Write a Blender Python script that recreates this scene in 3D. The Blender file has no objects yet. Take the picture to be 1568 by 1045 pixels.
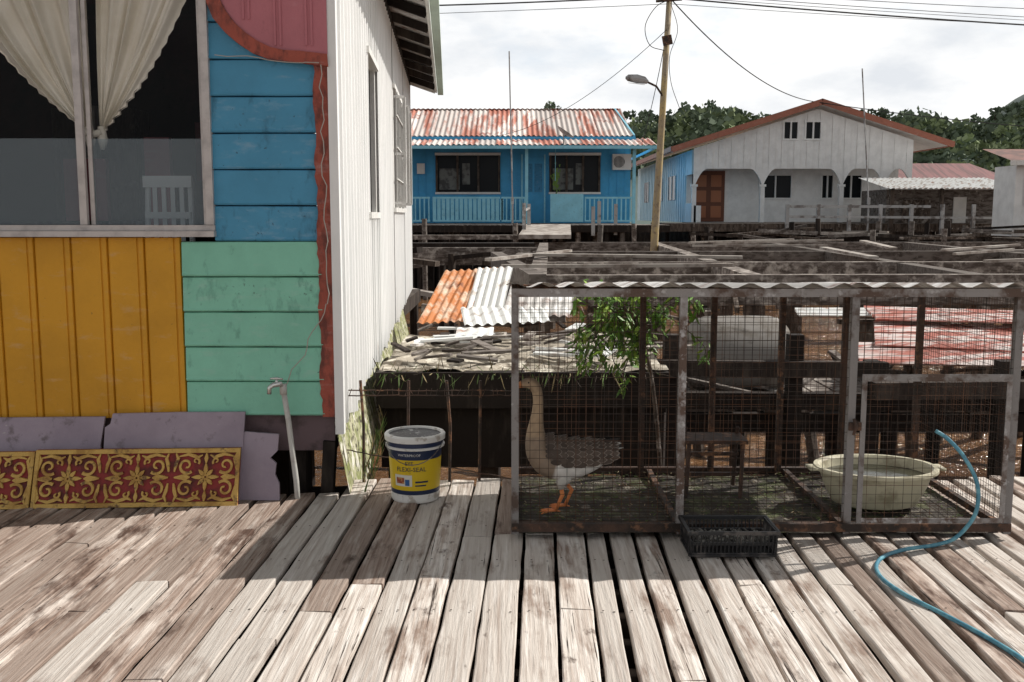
import bpy, math, random
from mathutils import Vector, Matrix, noise
R=random.Random(11)
V=Vector
scene=bpy.context.scene
COL=scene.collection

# ------------------------------------------------------------------ builder
class MB:
    def __init__(s): s.v=[];s.f=[];s.m=[];s.r=[];s.c=None
    def add(s,vs,fs,m=0,r=None):
        b=len(s.v); s.v+= [tuple(x) for x in vs]
        if r is None: r=R.random()
        for f in fs:
            s.f.append([b+i for i in f]); s.m.append(m); s.r.append(r)
    def box(s,x0,x1,y0,y1,z0,z1,m=0,r=None):
        vs=[(x0,y0,z0),(x1,y0,z0),(x1,y1,z0),(x0,y1,z0),(x0,y0,z1),(x1,y0,z1),(x1,y1,z1),(x0,y1,z1)]
        s.add(vs,[(0,3,2,1),(4,5,6,7),(0,1,5,4),(1,2,6,5),(2,3,7,6),(3,0,4,7)],m,r)
    def beam(s,p,q,w,h,m=0,r=None):
        p=V(p);q=V(q);d=(q-p).normalized()
        a=V((0,0,1)) if abs(d.z)<.9 else V((0,1,0))
        sd=d.cross(a).normalized()*w/2; up=sd.cross(d).normalized()*h/2
        vs=[]
        for c in (p,q): vs+=[c-sd-up,c+sd-up,c+sd+up,c-sd+up]
        s.add(vs,[(0,1,2,3),(7,6,5,4),(0,4,5,1),(1,5,6,2),(2,6,7,3),(3,7,4,0)],m,r)
    def tube(s,pts,rad,n=6,m=0,r=None,cap=True):
        pts=[V(p) for p in pts]; k=len(pts)
        if not hasattr(rad,'__len__'): rad=[rad]*k
        vs=[];prev=None
        for i,p in enumerate(pts):
            d=(pts[min(i+1,k-1)]-pts[max(i-1,0)]).normalized()
            if prev is None:
                a=V((0,0,1)) if abs(d.z)<.9 else V((0,1,0))
                e=d.cross(a).normalized()
            else:
                e=(prev-d*prev.dot(d)).normalized()
            prev=e; g=d.cross(e)
            for j in range(n):
                t=2*math.pi*j/n
                vs.append(p+(e*math.cos(t)+g*math.sin(t))*rad[i])
        fs=[]
        for i in range(k-1):
            for j in range(n):
                fs.append((i*n+j,i*n+(j+1)%n,(i+1)*n+(j+1)%n,(i+1)*n+j))
        if cap:
            fs.append(tuple(range(n))[::-1]); fs.append(tuple((k-1)*n+j for j in range(n)))
        s.add(vs,fs,m,r)
    def sheet(s,p0,U,W,lu,lv,pitch=.09,amp=.012,m=0,r=None,nv=1,sag=0,trap=False,rag=0):
        p0=V(p0);U=V(U).normalized();W=V(W).normalized();N=U.cross(W).normalized()
        nu=max(2,int(lu/pitch*(6 if not trap else 10)))
        vs=[]
        for j in range(nv+1):
            for i in range(nu+1):
                u=lu*i/nu; 
                if trap:
                    ph=(u/pitch)%1; a=amp*(1 if ph<.25 else (0 if .35<ph<.9 else .5))
                else: a=amp*math.sin(2*math.pi*u/pitch)
                w=lv*j/nv
                if rag and j==0: w+=rag*(noise.noise(V((u*2.1,3.3,0)))+.35*noise.noise(V((u*9,1,0))))
                a+=sag*math.sin(math.pi*j/nv)*math.sin(u*3+p0.x)
                vs.append(p0+U*u+W*w+N*a)
        fs=[(j*(nu+1)+i,j*(nu+1)+i+1,(j+1)*(nu+1)+i+1,(j+1)*(nu+1)+i) for j in range(nv) for i in range(nu)]
        s.add(vs,fs,m,r)
    def lathe(s,c,prof,n=32,ex=1,ey=1,m=0,mats=None):
        c=V(c)
        for i in range(len(prof)-1):
            (r0,z0),(r1,z1)=prof[i],prof[i+1]
            vs=[];fs=[]
            for (rr,z) in ((r0,z0),(r1,z1)):
                for j in range(n):
                    t=2*math.pi*j/n; vs.append(c+V((rr*ex*math.cos(t),rr*ey*math.sin(t),z)))
            for j in range(n): fs.append((j,(j+1)%n,n+(j+1)%n,n+j))
            s.add(vs,fs,mats[i] if mats else m,.5)
    def obj(s,name,mats,parent=None,smooth=False,loc=None,col=None):
        if parent is not None: o=parent.location.copy()
        elif loc is not None: o=V(loc)
        else:
            xs=[v[0] for v in s.v];ys=[v[1] for v in s.v];zs=[v[2] for v in s.v]
            o=V(((min(xs)+max(xs))/2,(min(ys)+max(ys))/2,min(zs)))
        me=bpy.data.meshes.new(name)
        me.from_pydata([(v[0]-o.x,v[1]-o.y,v[2]-o.z) for v in s.v],[],s.f)
        for mt in mats: me.materials.append(mt)
        me.polygons.foreach_set('material_index',s.m)
        a=me.attributes.new('rnd','FLOAT','FACE'); a.data.foreach_set('value',s.r)
        if smooth: me.polygons.foreach_set('use_smooth',[True]*len(s.f))
        if s.c:
            ca=me.attributes.new('Col','FLOAT_COLOR','POINT')
            ca.data.foreach_set('color',[x for c in s.c for x in (c[0],c[1],c[2],1)])
        me.update()
        ob=bpy.data.objects.new(name,me); COL.objects.link(ob)
        if parent is not None: ob.parent=parent
        else: ob.location=o
        return ob
def empty(name,loc):
    e=bpy.data.objects.new(name,None); e.location=loc; COL.objects.link(e); e.empty_display_size=.2
    return e

# ------------------------------------------------------------------ materials
def M(name,base,layers=(),rough=.75,bump=None,rnd=.25,metal=0,spec=.4,bd=.01):
    m=bpy.data.materials.new(name); m.use_nodes=True; nt=m.node_tree; N=nt.nodes; L=nt.links
    b=N['Principled BSDF']; b.inputs['Roughness'].default_value=rough; b.inputs['Metallic'].default_value=metal
    b.inputs['Specular IOR Level'].default_value=spec
    tc=N.new('ShaderNodeTexCoord')
    def nz(ms,ns,det=6,dist=0):
        mp=N.new('ShaderNodeMapping'); mp.inputs['Scale'].default_value=ms
        mp.inputs['Location'].default_value=(R.uniform(0,9),R.uniform(0,9),R.uniform(0,9))
        L.new(tc.outputs['Object'],mp.inputs['Vector'])
        n=N.new('ShaderNodeTexNoise'); n.inputs['Scale'].default_value=ns; n.inputs['Detail'].default_value=det
        n.inputs['Roughness'].default_value=.62; n.inputs['Distortion'].default_value=dist
        L.new(mp.outputs[0],n.inputs['Vector']); return n.outputs['Fac']
    rgb=N.new('ShaderNodeRGB'); rgb.outputs[0].default_value=(*base,1); cur=rgb.outputs[0]
    at=N.new('ShaderNodeAttribute'); at.attribute_name='rnd'
    for (c,ms,ns,lo,hi) in layers:
        f=nz(ms,ns)
        mr=N.new('ShaderNodeMapRange'); mr.inputs['From Min'].default_value=lo; mr.inputs['From Max'].default_value=hi
        ad=N.new('ShaderNodeMath'); ad.operation='MULTIPLY_ADD'; ad.inputs[1].default_value=.12*(1 if rnd else 0); 
        L.new(at.outputs['Fac'],ad.inputs[0]); 
        sb=N.new('ShaderNodeMath'); sb.operation='SUBTRACT'; L.new(f,sb.inputs[0]); sb.inputs[1].default_value=.06 if rnd else 0
        L.new(sb.outputs[0],ad.inputs[2]); L.new(ad.outputs[0],mr.inputs['Value'])
        mx=N.new('ShaderNodeMix'); mx.data_type='RGBA'; L.new(mr.outputs[0],mx.inputs[0]); L.new(cur,mx.inputs[6]); mx.inputs[7].default_value=(*c,1)
        cur=mx.outputs[2]
    if rnd:
        mr=N.new('ShaderNodeMapRange'); mr.inputs['To Min'].default_value=1-rnd; mr.inputs['To Max'].default_value=1+rnd*.5
        L.new(at.outputs['Fac'],mr.inputs['Value'])
        vm=N.new('ShaderNodeVectorMath'); vm.operation='SCALE'; L.new(cur,vm.inputs[0]); L.new(mr.outputs[0],vm.inputs['Scale']); cur=vm.outputs[0]
    L.new(cur,b.inputs['Base Color'])
    if bump:
        st,ms,ns=bump; f=nz(ms,ns,5); bp=N.new('ShaderNodeBump'); bp.inputs['Strength'].default_value=st; bp.inputs['Distance'].default_value=bd
        L.new(f,bp.inputs['Height']); L.new(bp.outputs[0],b.inputs['Normal'])
    return m
one=(1,1,1)
def paint(name,c,dirt=None,amt=.6,rough=.55,rnd=.06):
    d=dirt or tuple(x*.5 for x in c)
    fade=tuple(x*.75+.12 for x in c)
    return M(name,c,[(tuple(x*.82 for x in c),(1,1,1),2.5,.4,.7),(fade,(3,3,9),2.2,.58,.78),(d,(5,5,2.5),3,amt,amt+.16),(tuple(x*.35+.02 for x in c),one,34,.68,.73)],rough,(.25,one,50),rnd)

deckL=M('deck_wood',(.66,.60,.545),[((.45,.375,.325),(44,1.3,44),1.3,.44,.68),((.30,.225,.185),(5,1.6,5),1.4,.53,.68),((.84,.79,.74),(16,1.0,16),2.1,.52,.72),((.11,.075,.06),(4,1.6,4),3.0,.64,.75),((.06,.045,.038),(60,1.2,60),1.6,.64,.70)],.85,(.8,(45,2,45),1.5),.22,spec=.15)
deckB=M('deck_wood_brown',(.42,.335,.285),[((.24,.165,.13),(44,1.5,44),1.3,.42,.66),((.66,.58,.52),(9,1.1,9),1.7,.52,.70),((.10,.062,.048),(5,1.6,5),2.0,.54,.70),((.05,.035,.03),(60,1.2,60),1.6,.63,.70)],.85,(.8,(45,2,45),1.5),.28,spec=.15)
nailm=M('nail_rust',(.05,.03,.02),[],.8,None,.3)
oldwood=M('old_timber',(.14,.11,.09),[((.055,.042,.034),(6,6,1.5),2,.42,.6),((.32,.28,.25),(3,3,3),2,.58,.7)],.9,(.6,(9,9,3),6),.4,spec=.2)
greywood=M('grey_timber',(.24,.21,.19),[((.09,.072,.062),(2,6,6),2,.42,.6),((.46,.42,.38),(3,3,3),2,.56,.7)],.9,(.6,(4,9,9),6),.4,spec=.2)
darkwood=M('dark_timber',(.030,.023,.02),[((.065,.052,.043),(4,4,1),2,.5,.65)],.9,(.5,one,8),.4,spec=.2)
mossy=M('mossy_board',(.50,.48,.33),[((.22,.25,.08),(3,3,3),3,.42,.6),((.08,.07,.045),(3,3,6),4,.52,.62),((.70,.68,.60),one,7,.58,.64)],.9,(.5,one,20),.2)
whitecorr=M('white_metal',(.84,.84,.83),[((.74,.75,.74),(3,3,.6),2,.45,.7),((.40,.31,.21),(7,7,.7),2.2,.68,.76),((.36,.37,.29),(9,9,1),2.5,.70,.78)],.5,(.1,one,30),.05)
bluep=paint('blue_paint',(.075,.31,.50)); tealp=paint('teal_paint',(.25,.60,.45),(.13,.33,.25))
orangep=paint('orange_paint',(.68,.33,.02),(.46,.22,.03),.66); pinkp=paint('pink_paint',(.50,.17,.20)); redp=paint('rust_red_paint',(.37,.08,.05),(.14,.035,.025),.5)
mauve=M('mauve_paint',(.38,.315,.375),[((.30,.245,.30),one,3,.4,.65),((.15,.12,.125),one,6,.60,.70),((.50,.46,.46),(2,2,8),9,.68,.72)],.7,(.3,one,25),.1)
mauved=M('mauve_dark',(.16,.11,.12),[((.07,.05,.05),one,5,.45,.6)],.8,(.4,one,15),.2)
alu=M('aluminium',(.55,.51,.49),[((.38,.35,.34),(2,2,2),5,.45,.7)],.4,None,.05,.2)
whitep=paint('white_paint',(.78,.77,.74),(.46,.42,.37),.62); plastic_w=M('white_plastic',(.8,.8,.79),[],.4,None,.05)
def glassmat(name,tint,film=0,fc=(.3,.34,.37),ior=1.32):
    m=bpy.data.materials.new(name); m.use_nodes=True; nt=m.node_tree; N=nt.nodes; L=nt.links; N.remove(N['Principled BSDF']); o=N['Material Output']
    t=N.new('ShaderNodeBsdfTransparent'); t.inputs[0].default_value=(*tint,1)
    g=N.new('ShaderNodeBsdfGlossy'); g.inputs['Roughness'].default_value=.02
    fr=N.new('ShaderNodeFresnel'); fr.inputs[0].default_value=ior
    cur=t.outputs[0]
    if film:
        d=N.new('ShaderNodeBsdfDiffuse'); d.inputs[0].default_value=(*fc,1)
        mx=N.new('ShaderNodeMixShader'); mx.inputs[0].default_value=film; L.new(cur,mx.inputs[1]); L.new(d.outputs[0],mx.inputs[2]); cur=mx.outputs[0]
    m2=N.new('ShaderNodeMixShader'); L.new(fr.outputs[0],m2.inputs[0]); L.new(cur,m2.inputs[1]); L.new(g.outputs[0],m2.inputs[2]); L.new(m2.outputs[0],o.inputs[0])
    return m
glass=glassmat('window_glass',(.97,.98,.98),ior=1.22); film=glassmat('frosted_film_glass',(.85,.9,.93),.38,(.27,.33,.37))
darkglass=M('dark_glass',(.012,.014,.017),[],.2,None,0,spec=.12)
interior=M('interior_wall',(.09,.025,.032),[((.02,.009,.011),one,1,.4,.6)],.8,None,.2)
cream=M('curtain_cloth',(.86,.81,.72),[((.74,.68,.57),one,3,.4,.7)],.9,(.2,one,120),.05)
rust=M('rusty_steel',(.09,.05,.035),[((.035,.025,.02),one,9,.4,.6),((.20,.10,.055),one,14,.56,.66)],.8,(.4,one,60),.3)
galv=M('galvanised_angle',(.27,.255,.25),[((.10,.065,.05),one,7,.48,.6),((.42,.41,.41),one,20,.6,.7)],.6,(.3,one,60),.2,.1)
wire=M('rusty_wire',(.045,.035,.03),[((.10,.05,.03),one,5,.45,.6)],.8,None,.3,spec=.2)
sheetm=M('weathered_sheet',(.52,.50,.48),[((.24,.15,.12),(2,2,2),2,.52,.66),((.72,.71,.70),(1,5,1),2,.52,.62)],.6,(.2,one,30),.3)
orangesheet=M('orange_rusty_sheet',(.56,.21,.07),[((.72,.57,.44),(1,1,1),3,.5,.62),((.24,.09,.045),one,5,.55,.66)],.75,(.2,one,30),.2)
whitesheet=M('white_sheet',(.76,.77,.76),[((.44,.39,.35),one,4,.55,.66),((.32,.15,.09),one,3,.64,.72)],.5,(.2,one,30),.2)
redsheet=M('red_sheet',(.72,.64,.61),[((.45,.15,.115),(.6,6,1),1.6,.49,.58),((.22,.09,.07),one,4,.6,.7)],.6,(.2,one,30),.3)
rubble=M('rubble_surface',(.42,.37,.30),[((.11,.09,.065),one,5,.46,.60),((.72,.67,.57),one,9,.53,.63)],.95,(1,one,14),.3)

# ------------------------------------------------------------------ world, sun, camera
w=bpy.data.worlds.new("World"); scene.world=w; w.use_nodes=True; nt=w.node_tree; N=nt.nodes; L=nt.links
bg=N['Background']; bg.inputs['Strength'].default_value=.1
sky=N.new('ShaderNodeTexSky'); sky.sky_type='NISHITA'; sky.sun_disc=False; sky.sun_elevation=math.radians(43); sky.sun_rotation=math.radians(68.5)
tc=N.new('ShaderNodeTexCoord'); mp=N.new('ShaderNodeMapping'); mp.inputs['Scale'].default_value=(1,1,2.6); mp.inputs['Location'].default_value=(.4,.2,.1); L.new(tc.outputs['Generated'],mp.inputs['Vector'])
n1=N.new('ShaderNodeTexNoise'); n1.inputs['Scale'].default_value=3.2; n1.inputs['Detail'].default_value=9; n1.inputs['Roughness'].default_value=.58; L.new(mp.outputs[0],n1.inputs['Vector'])
n2=N.new('ShaderNodeTexNoise'); n2.inputs['Scale'].default_value=5.5; n2.inputs['Detail'].default_value=8; n2.inputs['Roughness'].default_value=.55; L.new(mp.outputs[0],n2.inputs['Vector'])
r1=N.new('ShaderNodeMapRange'); r1.inputs['From Min'].default_value=.30; r1.inputs['From Max'].default_value=.46; L.new(n1.outputs['Fac'],r1.inputs['Value'])
r2=N.new('ShaderNodeValToRGB'); e=r2.color_ramp.elements; e[0].position=.36; e[0].color=(7.7,8.0,8.4,1); e[1].position=.54; e[1].color=(10.3,10.3,10.25,1); L.new(n2.outputs['Fac'],r2.inputs['Fac'])
mx=N.new('ShaderNodeMix'); mx.data_type='RGBA'; L.new(r1.outputs[0],mx.inputs[0]); 
m0=N.new('ShaderNodeMix'); m0.data_type='RGBA'; m0.inputs[0].default_value=.7; L.new(sky.outputs[0],m0.inputs[6]); m0.inputs[7].default_value=(7.9,8.7,9.6,1)
L.new(m0.outputs[2],mx.inputs[6]); L.new(r2.outputs[0],mx.inputs[7])
sx=N.new('ShaderNodeSeparateXYZ'); L.new(tc.outputs['Generated'],sx.inputs[0])
mr_=N.new('ShaderNodeMapRange'); mr_.inputs['From Min'].default_value=-.6; mr_.inputs['From Max'].default_value=.8; mr_.inputs['To Min'].default_value=.72; mr_.inputs['To Max'].default_value=1.04; L.new(sx.outputs[1],mr_.inputs['Value'])
# thick bright haze near the horizon, thinner darker sky overhead
mz=N.new('ShaderNodeMapRange'); mz.inputs['From Min'].default_value=.30; mz.inputs['From Max'].default_value=.75; mz.inputs['To Min'].default_value=1; mz.inputs['To Max'].default_value=.34; L.new(sx.outputs[2],mz.inputs['Value'])
mm=N.new('ShaderNodeMath'); mm.operation='MULTIPLY'; L.new(mr_.outputs[0],mm.inputs[0]); L.new(mz.outputs[0],mm.inputs[1])
vs_=N.new('ShaderNodeVectorMath'); vs_.operation='SCALE'; L.new(mx.outputs[2],vs_.inputs[0]); L.new(mm.outputs[0],vs_.inputs['Scale']); L.new(vs_.outputs[0],bg.inputs['Color'])
sd=bpy.data.lights.new('sun','SUN'); sd.energy=5.0; sd.angle=math.radians(.5); sd.color=(1,.955,.885)
so=bpy.data.objects.new('sun',sd); COL.objects.link(so); so.location=(20,10,30)
so.rotation_euler=V((1.27,.5,1.27)).to_track_quat('Z','Y').to_euler()
cd=bpy.data.cameras.new('camera'); cd.lens=35; cd.sensor_width=36; cd.clip_start=.05; cd.clip_end=6000
co=bpy.data.objects.new('camera',cd); COL.objects.link(co); co.location=(0,0,1.6); co.rotation_euler=(math.radians(90-7.2),0,0); scene.camera=co
scene.view_settings.view_transform='Standard'; scene.view_settings.look='None'; scene.view_settings.exposure=0

# ------------------------------------------------------------------ water
WZ=-1.3
b=MB(); b.add([(-3000,-200,WZ),(3000,-200,WZ),(3000,4000,WZ),(-3000,4000,WZ)],[(0,1,2,3)])
water=M('muddy_water',(.24,.12,.05),[((.15,.075,.035),(1,1,1),.7,.4,.6)],.10,(1,(1,2.4,1),2.2),0,spec=.7,bd=.2)
b.obj('water',[water],loc=(0,0,WZ))

# ------------------------------------------------------------------ deck
b=MB()
SL=.03
def plank(x,wd,ya,yb,m,r,z=0,th=.032):
    n=max(2,int((yb-ya)/.18)); vs=[]
    dz=R.uniform(-.005,.005); tw=R.uniform(-.004,.004); bow=R.uniform(-.004,.004)
    for i in range(n+1):
        y=ya+(yb-ya)*i/n; cx=x+SL*(y-4)+bow*math.sin(math.pi*i/n)
        l=cx-wd/2+R.uniform(-.003,.003); rr=cx+wd/2+R.uniform(-.003,.003)
        zz=z+dz+R.uniform(-.001,.001)
        yl=y;yr=y
        if i in (0,n): yl+=R.uniform(-.006,.006); yr+=R.uniform(-.006,.006)
        vs+=[(l,yl,zz-tw-.004-th),(l,yl,zz-tw-.004),(l+.005,yl,zz-tw),(rr-.005,yr,zz+tw),(rr,yr,zz+tw-.004),(rr,yr,zz+tw-th)]
    fs=[]
    for i in range(n):
        a=i*6;c=a+6
        for k in range(6): fs.append((a+k,a+(k+1)%6,c+(k+1)%6,c+k))
    fs+= [tuple(range(6)),tuple(n*6+k for k in range(6))[::-1]]
    b.add(vs,fs,m,r)
    for jy in JY:
        if ya+.05<jy+.035<yb-.05:
            for sx_ in (-.3,.3):
                nx_=x+SL*(jy-4)+sx_*wd+R.uniform(-.008,.008); ny=jy+.035+R.uniform(-.012,.012); q=.0042; zz=dz+.0055
                b.add([(nx_-q,ny-q,zz),(nx_+q,ny-q,zz),(nx_+q,ny+q,zz),(nx_-q,ny+q,zz)],[(0,1,2,3)],2)
JY=[1.9,2.55,3.2,3.85,4.45,4.95,5.5]
x=-4.6
while x<5.2:
    if x<-.95: wd=R.uniform(.112,.145);gap=R.uniform(.012,.028)
    elif x<.22: wd=R.uniform(.130,.150);gap=R.uniform(.010,.020)
    else: wd=R.uniform(.085,.108);gap=R.uniform(.022,.034)
    cx=x+wd/2
    end=5.62 if cx<-1.1 else (5.92+R.uniform(-.04,.03))
    if cx>2.8: end=6.0
    cuts=[-2.5,1.9+R.uniform(-.5,.5)]
    if R.random()<.5: cuts.append(3.88+R.choice([0,0,-.25,.3,.02,-.6]))
    if R.random()<(.7 if cx>-.2 else .4): cuts.append(4.86+R.uniform(-.03,.08) if cx>-.2 else 4.5+R.uniform(-.4,.5))
    cuts.append(end)
    side=1 if (cx<-1.0 and R.random()<.62) else 0
    for i in range(len(cuts)-1):
        a,c=cuts[i]+.003,cuts[i+1]-.003
        m=side
        if R.random()<.06: m=1
        if c>4.9 and R.random()<.30: m=1  # more brown boards toward the cage, putting its shade into the colour
        rr=R.random()
        if m==0 and cx>-.9 and a<4.2: rr=.25+.75*rr
        plank(cx,wd,a,c,m,rr)
    x+=wd+gap
deck=b.obj('wooden_deck',[deckL,deckB,nailm],loc=(0,2,0))
b=MB()
yy=-.5
while yy<5.6: b.box(-4.7,5.3,yy,yy+.06,-.30,-.045); yy+=.26  # joists packed closer and deeper, added to keep the plank gaps dark
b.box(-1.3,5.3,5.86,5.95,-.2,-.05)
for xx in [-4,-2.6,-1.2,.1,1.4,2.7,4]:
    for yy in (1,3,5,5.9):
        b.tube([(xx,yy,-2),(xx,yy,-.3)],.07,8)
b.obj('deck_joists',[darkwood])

# ------------------------------------------------------------------ colourful house
H=empty('colourful_house',(-3.5,5.65,0))
Y0=5.65
def hsiding(b,x0,x1,z0,z1,y,m):
    pts=[(y+.02,z0),(y-.010,z0+.003),(y-.016,z0+.012),(y-.012,z0+.024),(y-.003,z1-.012),(y-.001,z1-.006),(y+.02,z1-.002)]
    n0=max(1,int((x1-x0)/.15)); vs=[];n=len(pts)
    for k in range(n0+1):
        x=x0+(x1-x0)*k/n0; dz=R.uniform(-.0015,.0015)
        vs+=[(x,p[0],p[1]+dz) for p in pts]
    b.add(vs,[(k*n+i,(k+1)*n+i,(k+1)*n+i+1,k*n+i+1) for k in range(n0) for i in range(n-1)]+[tuple(range(n)),tuple(range(n0*n,n0*n+n))[::-1]],m)
b=MB(); zt=1.455
for k in range(5): hsiding(b,-1.862,-1.075,.456+.2*k,.456+.2*(k+1),Y0-.015,0)
for k in range(11):
    z=zt+.2*k
    hsiding(b,-1.672+(.0 if z<2.95 else -4.3),-1.075,z,z+.2,Y0,1)
    if z<2.95: hsiding(b,-6,-3.06,z,z+.2,Y0,1)
b.obj('siding_boards',[tealp,bluep],H)
b=MB(); b.add([(-6,Y0+.03,3.6),(-1.02,Y0+.03,3.6),(-3.5,Y0+.03,4.6)],[(0,1,2)],0); b.obj('gable_wall',[bluep],H)
b=MB(); x=-6.02
while x<-1.9:
    x1=min(x+.2075,-1.866)
    pr=[(x,.012),(x+.004,-.004),(x+.012,-.010),(x+.165,-.010),(x+.168,-.002),(x+.174,-.002),(x+.177,-.010),(x1-.006,-.010),(x1-.001,.012)]
    n=len(pr); vs=[(p[0],Y0+p[1],.44) for p in pr]+[(p[0],Y0+p[1],1.475) for p in pr]
    b.add(vs,[(i,i+1,n+i+1,n+i) for i in range(n-1)]+[tuple(n+i for i in range(n))],0); x+=.2075
b.obj('vertical_boards',[orangep],H)
b=MB(); n=60; vs=[]
for i in range(n+1):
    z=.45+(2.45-.45)*i/n
    j=R.uniform(-.005,.005)+(-.009 if int(z*5+.2)%2 else 0)
    vs+=[(-1.088+j,Y0-.03,z),(-1.0,Y0-.03,z),(-1.088+j,Y0,z),(-1.0,Y0,z)]
b.add(vs,[f for i in range(n) for f in ((i*4,i*4+1,i*4+5,i*4+4),(i*4+2,i*4,i*4+4,i*4+6),(i*4+1,i*4+3,i*4+7,i*4+5))],0)
crv=[(-1.685,3.0),(-1.675,2.80),(-1.66,2.74),(-1.625,2.66),(-1.57,2.59),(-1.50,2.53),(-1.42,2.48),(-1.34,2.45),(-1.26,2.435),(-1.16,2.43),(-1.01,2.405)]
inn=[(-1.60,3.0),(-1.60,2.80),(-1.585,2.76),(-1.555,2.70),(-1.51,2.64),(-1.455,2.59),(-1.39,2.545),(-1.32,2.512),(-1.25,2.497),(-1.16,2.492),(-1.01,2.475)]
vs=[];n=len(crv)
for (p,q) in zip(crv,inn): vs+=[(p[0]+R.uniform(-.004,.004),Y0-.055,p[1]+R.uniform(-.006,.006)),(q[0],Y0-.055,q[1]),(p[0],Y0-.02,p[1])]
b.add(vs,[f for i in range(n-1) for f in ((i*3,i*3+1,i*3+4,i*3+3),(i*3+2,i*3,i*3+3,i*3+5))],0)
b.obj('rust_red_trim',[redp],H)
b=MB()
vs=[]
for i,q in enumerate(inn): vs+=[(q[0],Y0-.045,q[1]),(q[0],Y0-.045,3.6)]
b.add(vs,[(i*2,i*2+2,i*2+3,i*2+1) for i in range(1,len(inn)-1)],0)
for xx in (-1.47,-1.44,-1.30,-1.27,-1.13,-1.10): b.box(xx,xx+.012,Y0-.052,Y0-.046,2.52 if xx>-1.4 else 2.66,3.6,0,.2)
b.obj('pink_scalloped_panel',[pinkp],H)
K=-.0626
U=V((K,1,0)).normalized(); Nn=V((1,-K,0)).normalized()
def WP(s,z,off=0):
    p=V((-1.01,5.64,0))+U*s+Nn*off; return V((p.x,p.y,z))
b=MB(); LT=10.9
def wseg(s0,s1,z0,z1,rag=0): b.sheet(WP(s0,z0),U,(0,0,1),s1-s0,z1-z0,.2,.045,0,.5,1,0,True,rag)
wseg(0,2.2,.37,3.66,.10); wseg(2.2,3.2,.37,1.62,.10); wseg(2.2,3.2,2.85,3.66); wseg(3.2,5.6,.37,3.66,.12)
wseg(5.6,8.2,.37,1.68,.12); wseg(5.6,8.2,3.0,3.66); wseg(8.2,LT,.37,3.66,.1)
b.beam(WP(-.005,.35,.02),WP(-.005,3.66,.02),.05,.05,0,.5)
b.obj('corrugated_side_wall',[whitecorr],H)
b=MB()
b.beam(WP(2.18,1.6,.0),WP(3.22,1.6,.0),.11,.05,0); b.beam(WP(2.18,2.86,.0),WP(3.22,2.86,.0),.11,.05,0)
for s in (2.2,3.2): b.beam(WP(s,1.62,0),WP(s,2.84,0),.045,.08,0)
b.beam(WP(5.58,1.66,.02),WP(8.22,1.66,.02),.1,.05,0); b.beam(WP(5.58,3.02,.02),WP(8.22,3.02,.02),.1,.05,0)
for s in (5.6,6.45,7.3,8.2): b.beam(WP(s,1.68,.02),WP(s,3.0,.02),.05,.06,0)
for s in (5.95,6.9,7.7):
    a=WP(s,1.74,.03); c=WP(s+.06,1.74,.15)
    for z in (1.74,2.3,2.94): b.beam((a.x,a.y,z),(c.x,c.y,z),.025,.03,0)
    b.beam((c.x,c.y,1.74),(c.x,c.y,2.94),.035,.03,0)
for k in range(9): 
    s=5.75+k*.28; b.beam(WP(s,1.7,.07),WP(s,3.0,.07),.012,.012,0)
for z in (2.0,2.35,2.7): b.beam(WP(5.6,z,.085),WP(8.2,z,.085),.014,.014,0)
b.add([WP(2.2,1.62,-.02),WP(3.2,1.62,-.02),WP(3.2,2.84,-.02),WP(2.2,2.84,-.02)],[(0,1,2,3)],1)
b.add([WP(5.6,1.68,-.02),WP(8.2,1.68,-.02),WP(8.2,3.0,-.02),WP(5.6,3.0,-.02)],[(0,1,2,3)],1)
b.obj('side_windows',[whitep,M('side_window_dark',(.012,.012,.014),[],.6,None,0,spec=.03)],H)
b=MB(); n=24; vs=[]
for i in range(n+1):
    s=-.03+8*i/n
    zt_=.42+R.uniform(-.02,.02); zb=-.15+.03*i*.13+R.uniform(-.06,.06)
    vs+=[WP(s,zt_,-.01),WP(s,zb,.10)]
b.add(vs,[(i*2,i*2+1,i*2+3,i*2+2) for i in range(n)],0)
b.obj('mossy_skirt_board',[mossy],H)
b=MB(); b.box(-6,-1.03,5.68,5.80,.24,.452,1,.5)
b.box(-6,-1.5,5.8,16.3,.2,.4,0)
for xx in (-5.5,-3.8,-2.5,-1.28,-1.9):
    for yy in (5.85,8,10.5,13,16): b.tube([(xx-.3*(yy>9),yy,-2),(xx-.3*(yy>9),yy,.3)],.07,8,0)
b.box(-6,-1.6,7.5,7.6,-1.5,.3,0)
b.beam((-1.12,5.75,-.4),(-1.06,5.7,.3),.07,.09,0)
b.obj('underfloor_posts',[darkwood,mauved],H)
b=MB()
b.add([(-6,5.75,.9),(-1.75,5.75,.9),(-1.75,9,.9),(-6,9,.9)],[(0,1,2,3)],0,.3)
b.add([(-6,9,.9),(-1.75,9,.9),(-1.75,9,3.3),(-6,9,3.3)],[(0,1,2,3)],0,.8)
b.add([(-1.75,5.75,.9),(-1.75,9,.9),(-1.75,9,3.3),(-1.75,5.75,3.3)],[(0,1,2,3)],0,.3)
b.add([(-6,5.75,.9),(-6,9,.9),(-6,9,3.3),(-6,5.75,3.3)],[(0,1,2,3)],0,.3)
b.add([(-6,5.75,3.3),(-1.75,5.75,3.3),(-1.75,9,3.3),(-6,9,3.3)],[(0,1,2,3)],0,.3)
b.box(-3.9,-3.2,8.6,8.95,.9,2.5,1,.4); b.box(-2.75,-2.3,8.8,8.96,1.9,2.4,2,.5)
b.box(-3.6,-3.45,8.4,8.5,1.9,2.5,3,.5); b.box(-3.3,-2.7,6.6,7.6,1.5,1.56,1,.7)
b.box(-2.62,-2.44,7.2,7.26,1.2,2.15,2,.5); b.box(-3.2,-2.9,7.2,7.26,1.2,2.0,2,.5)
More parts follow.
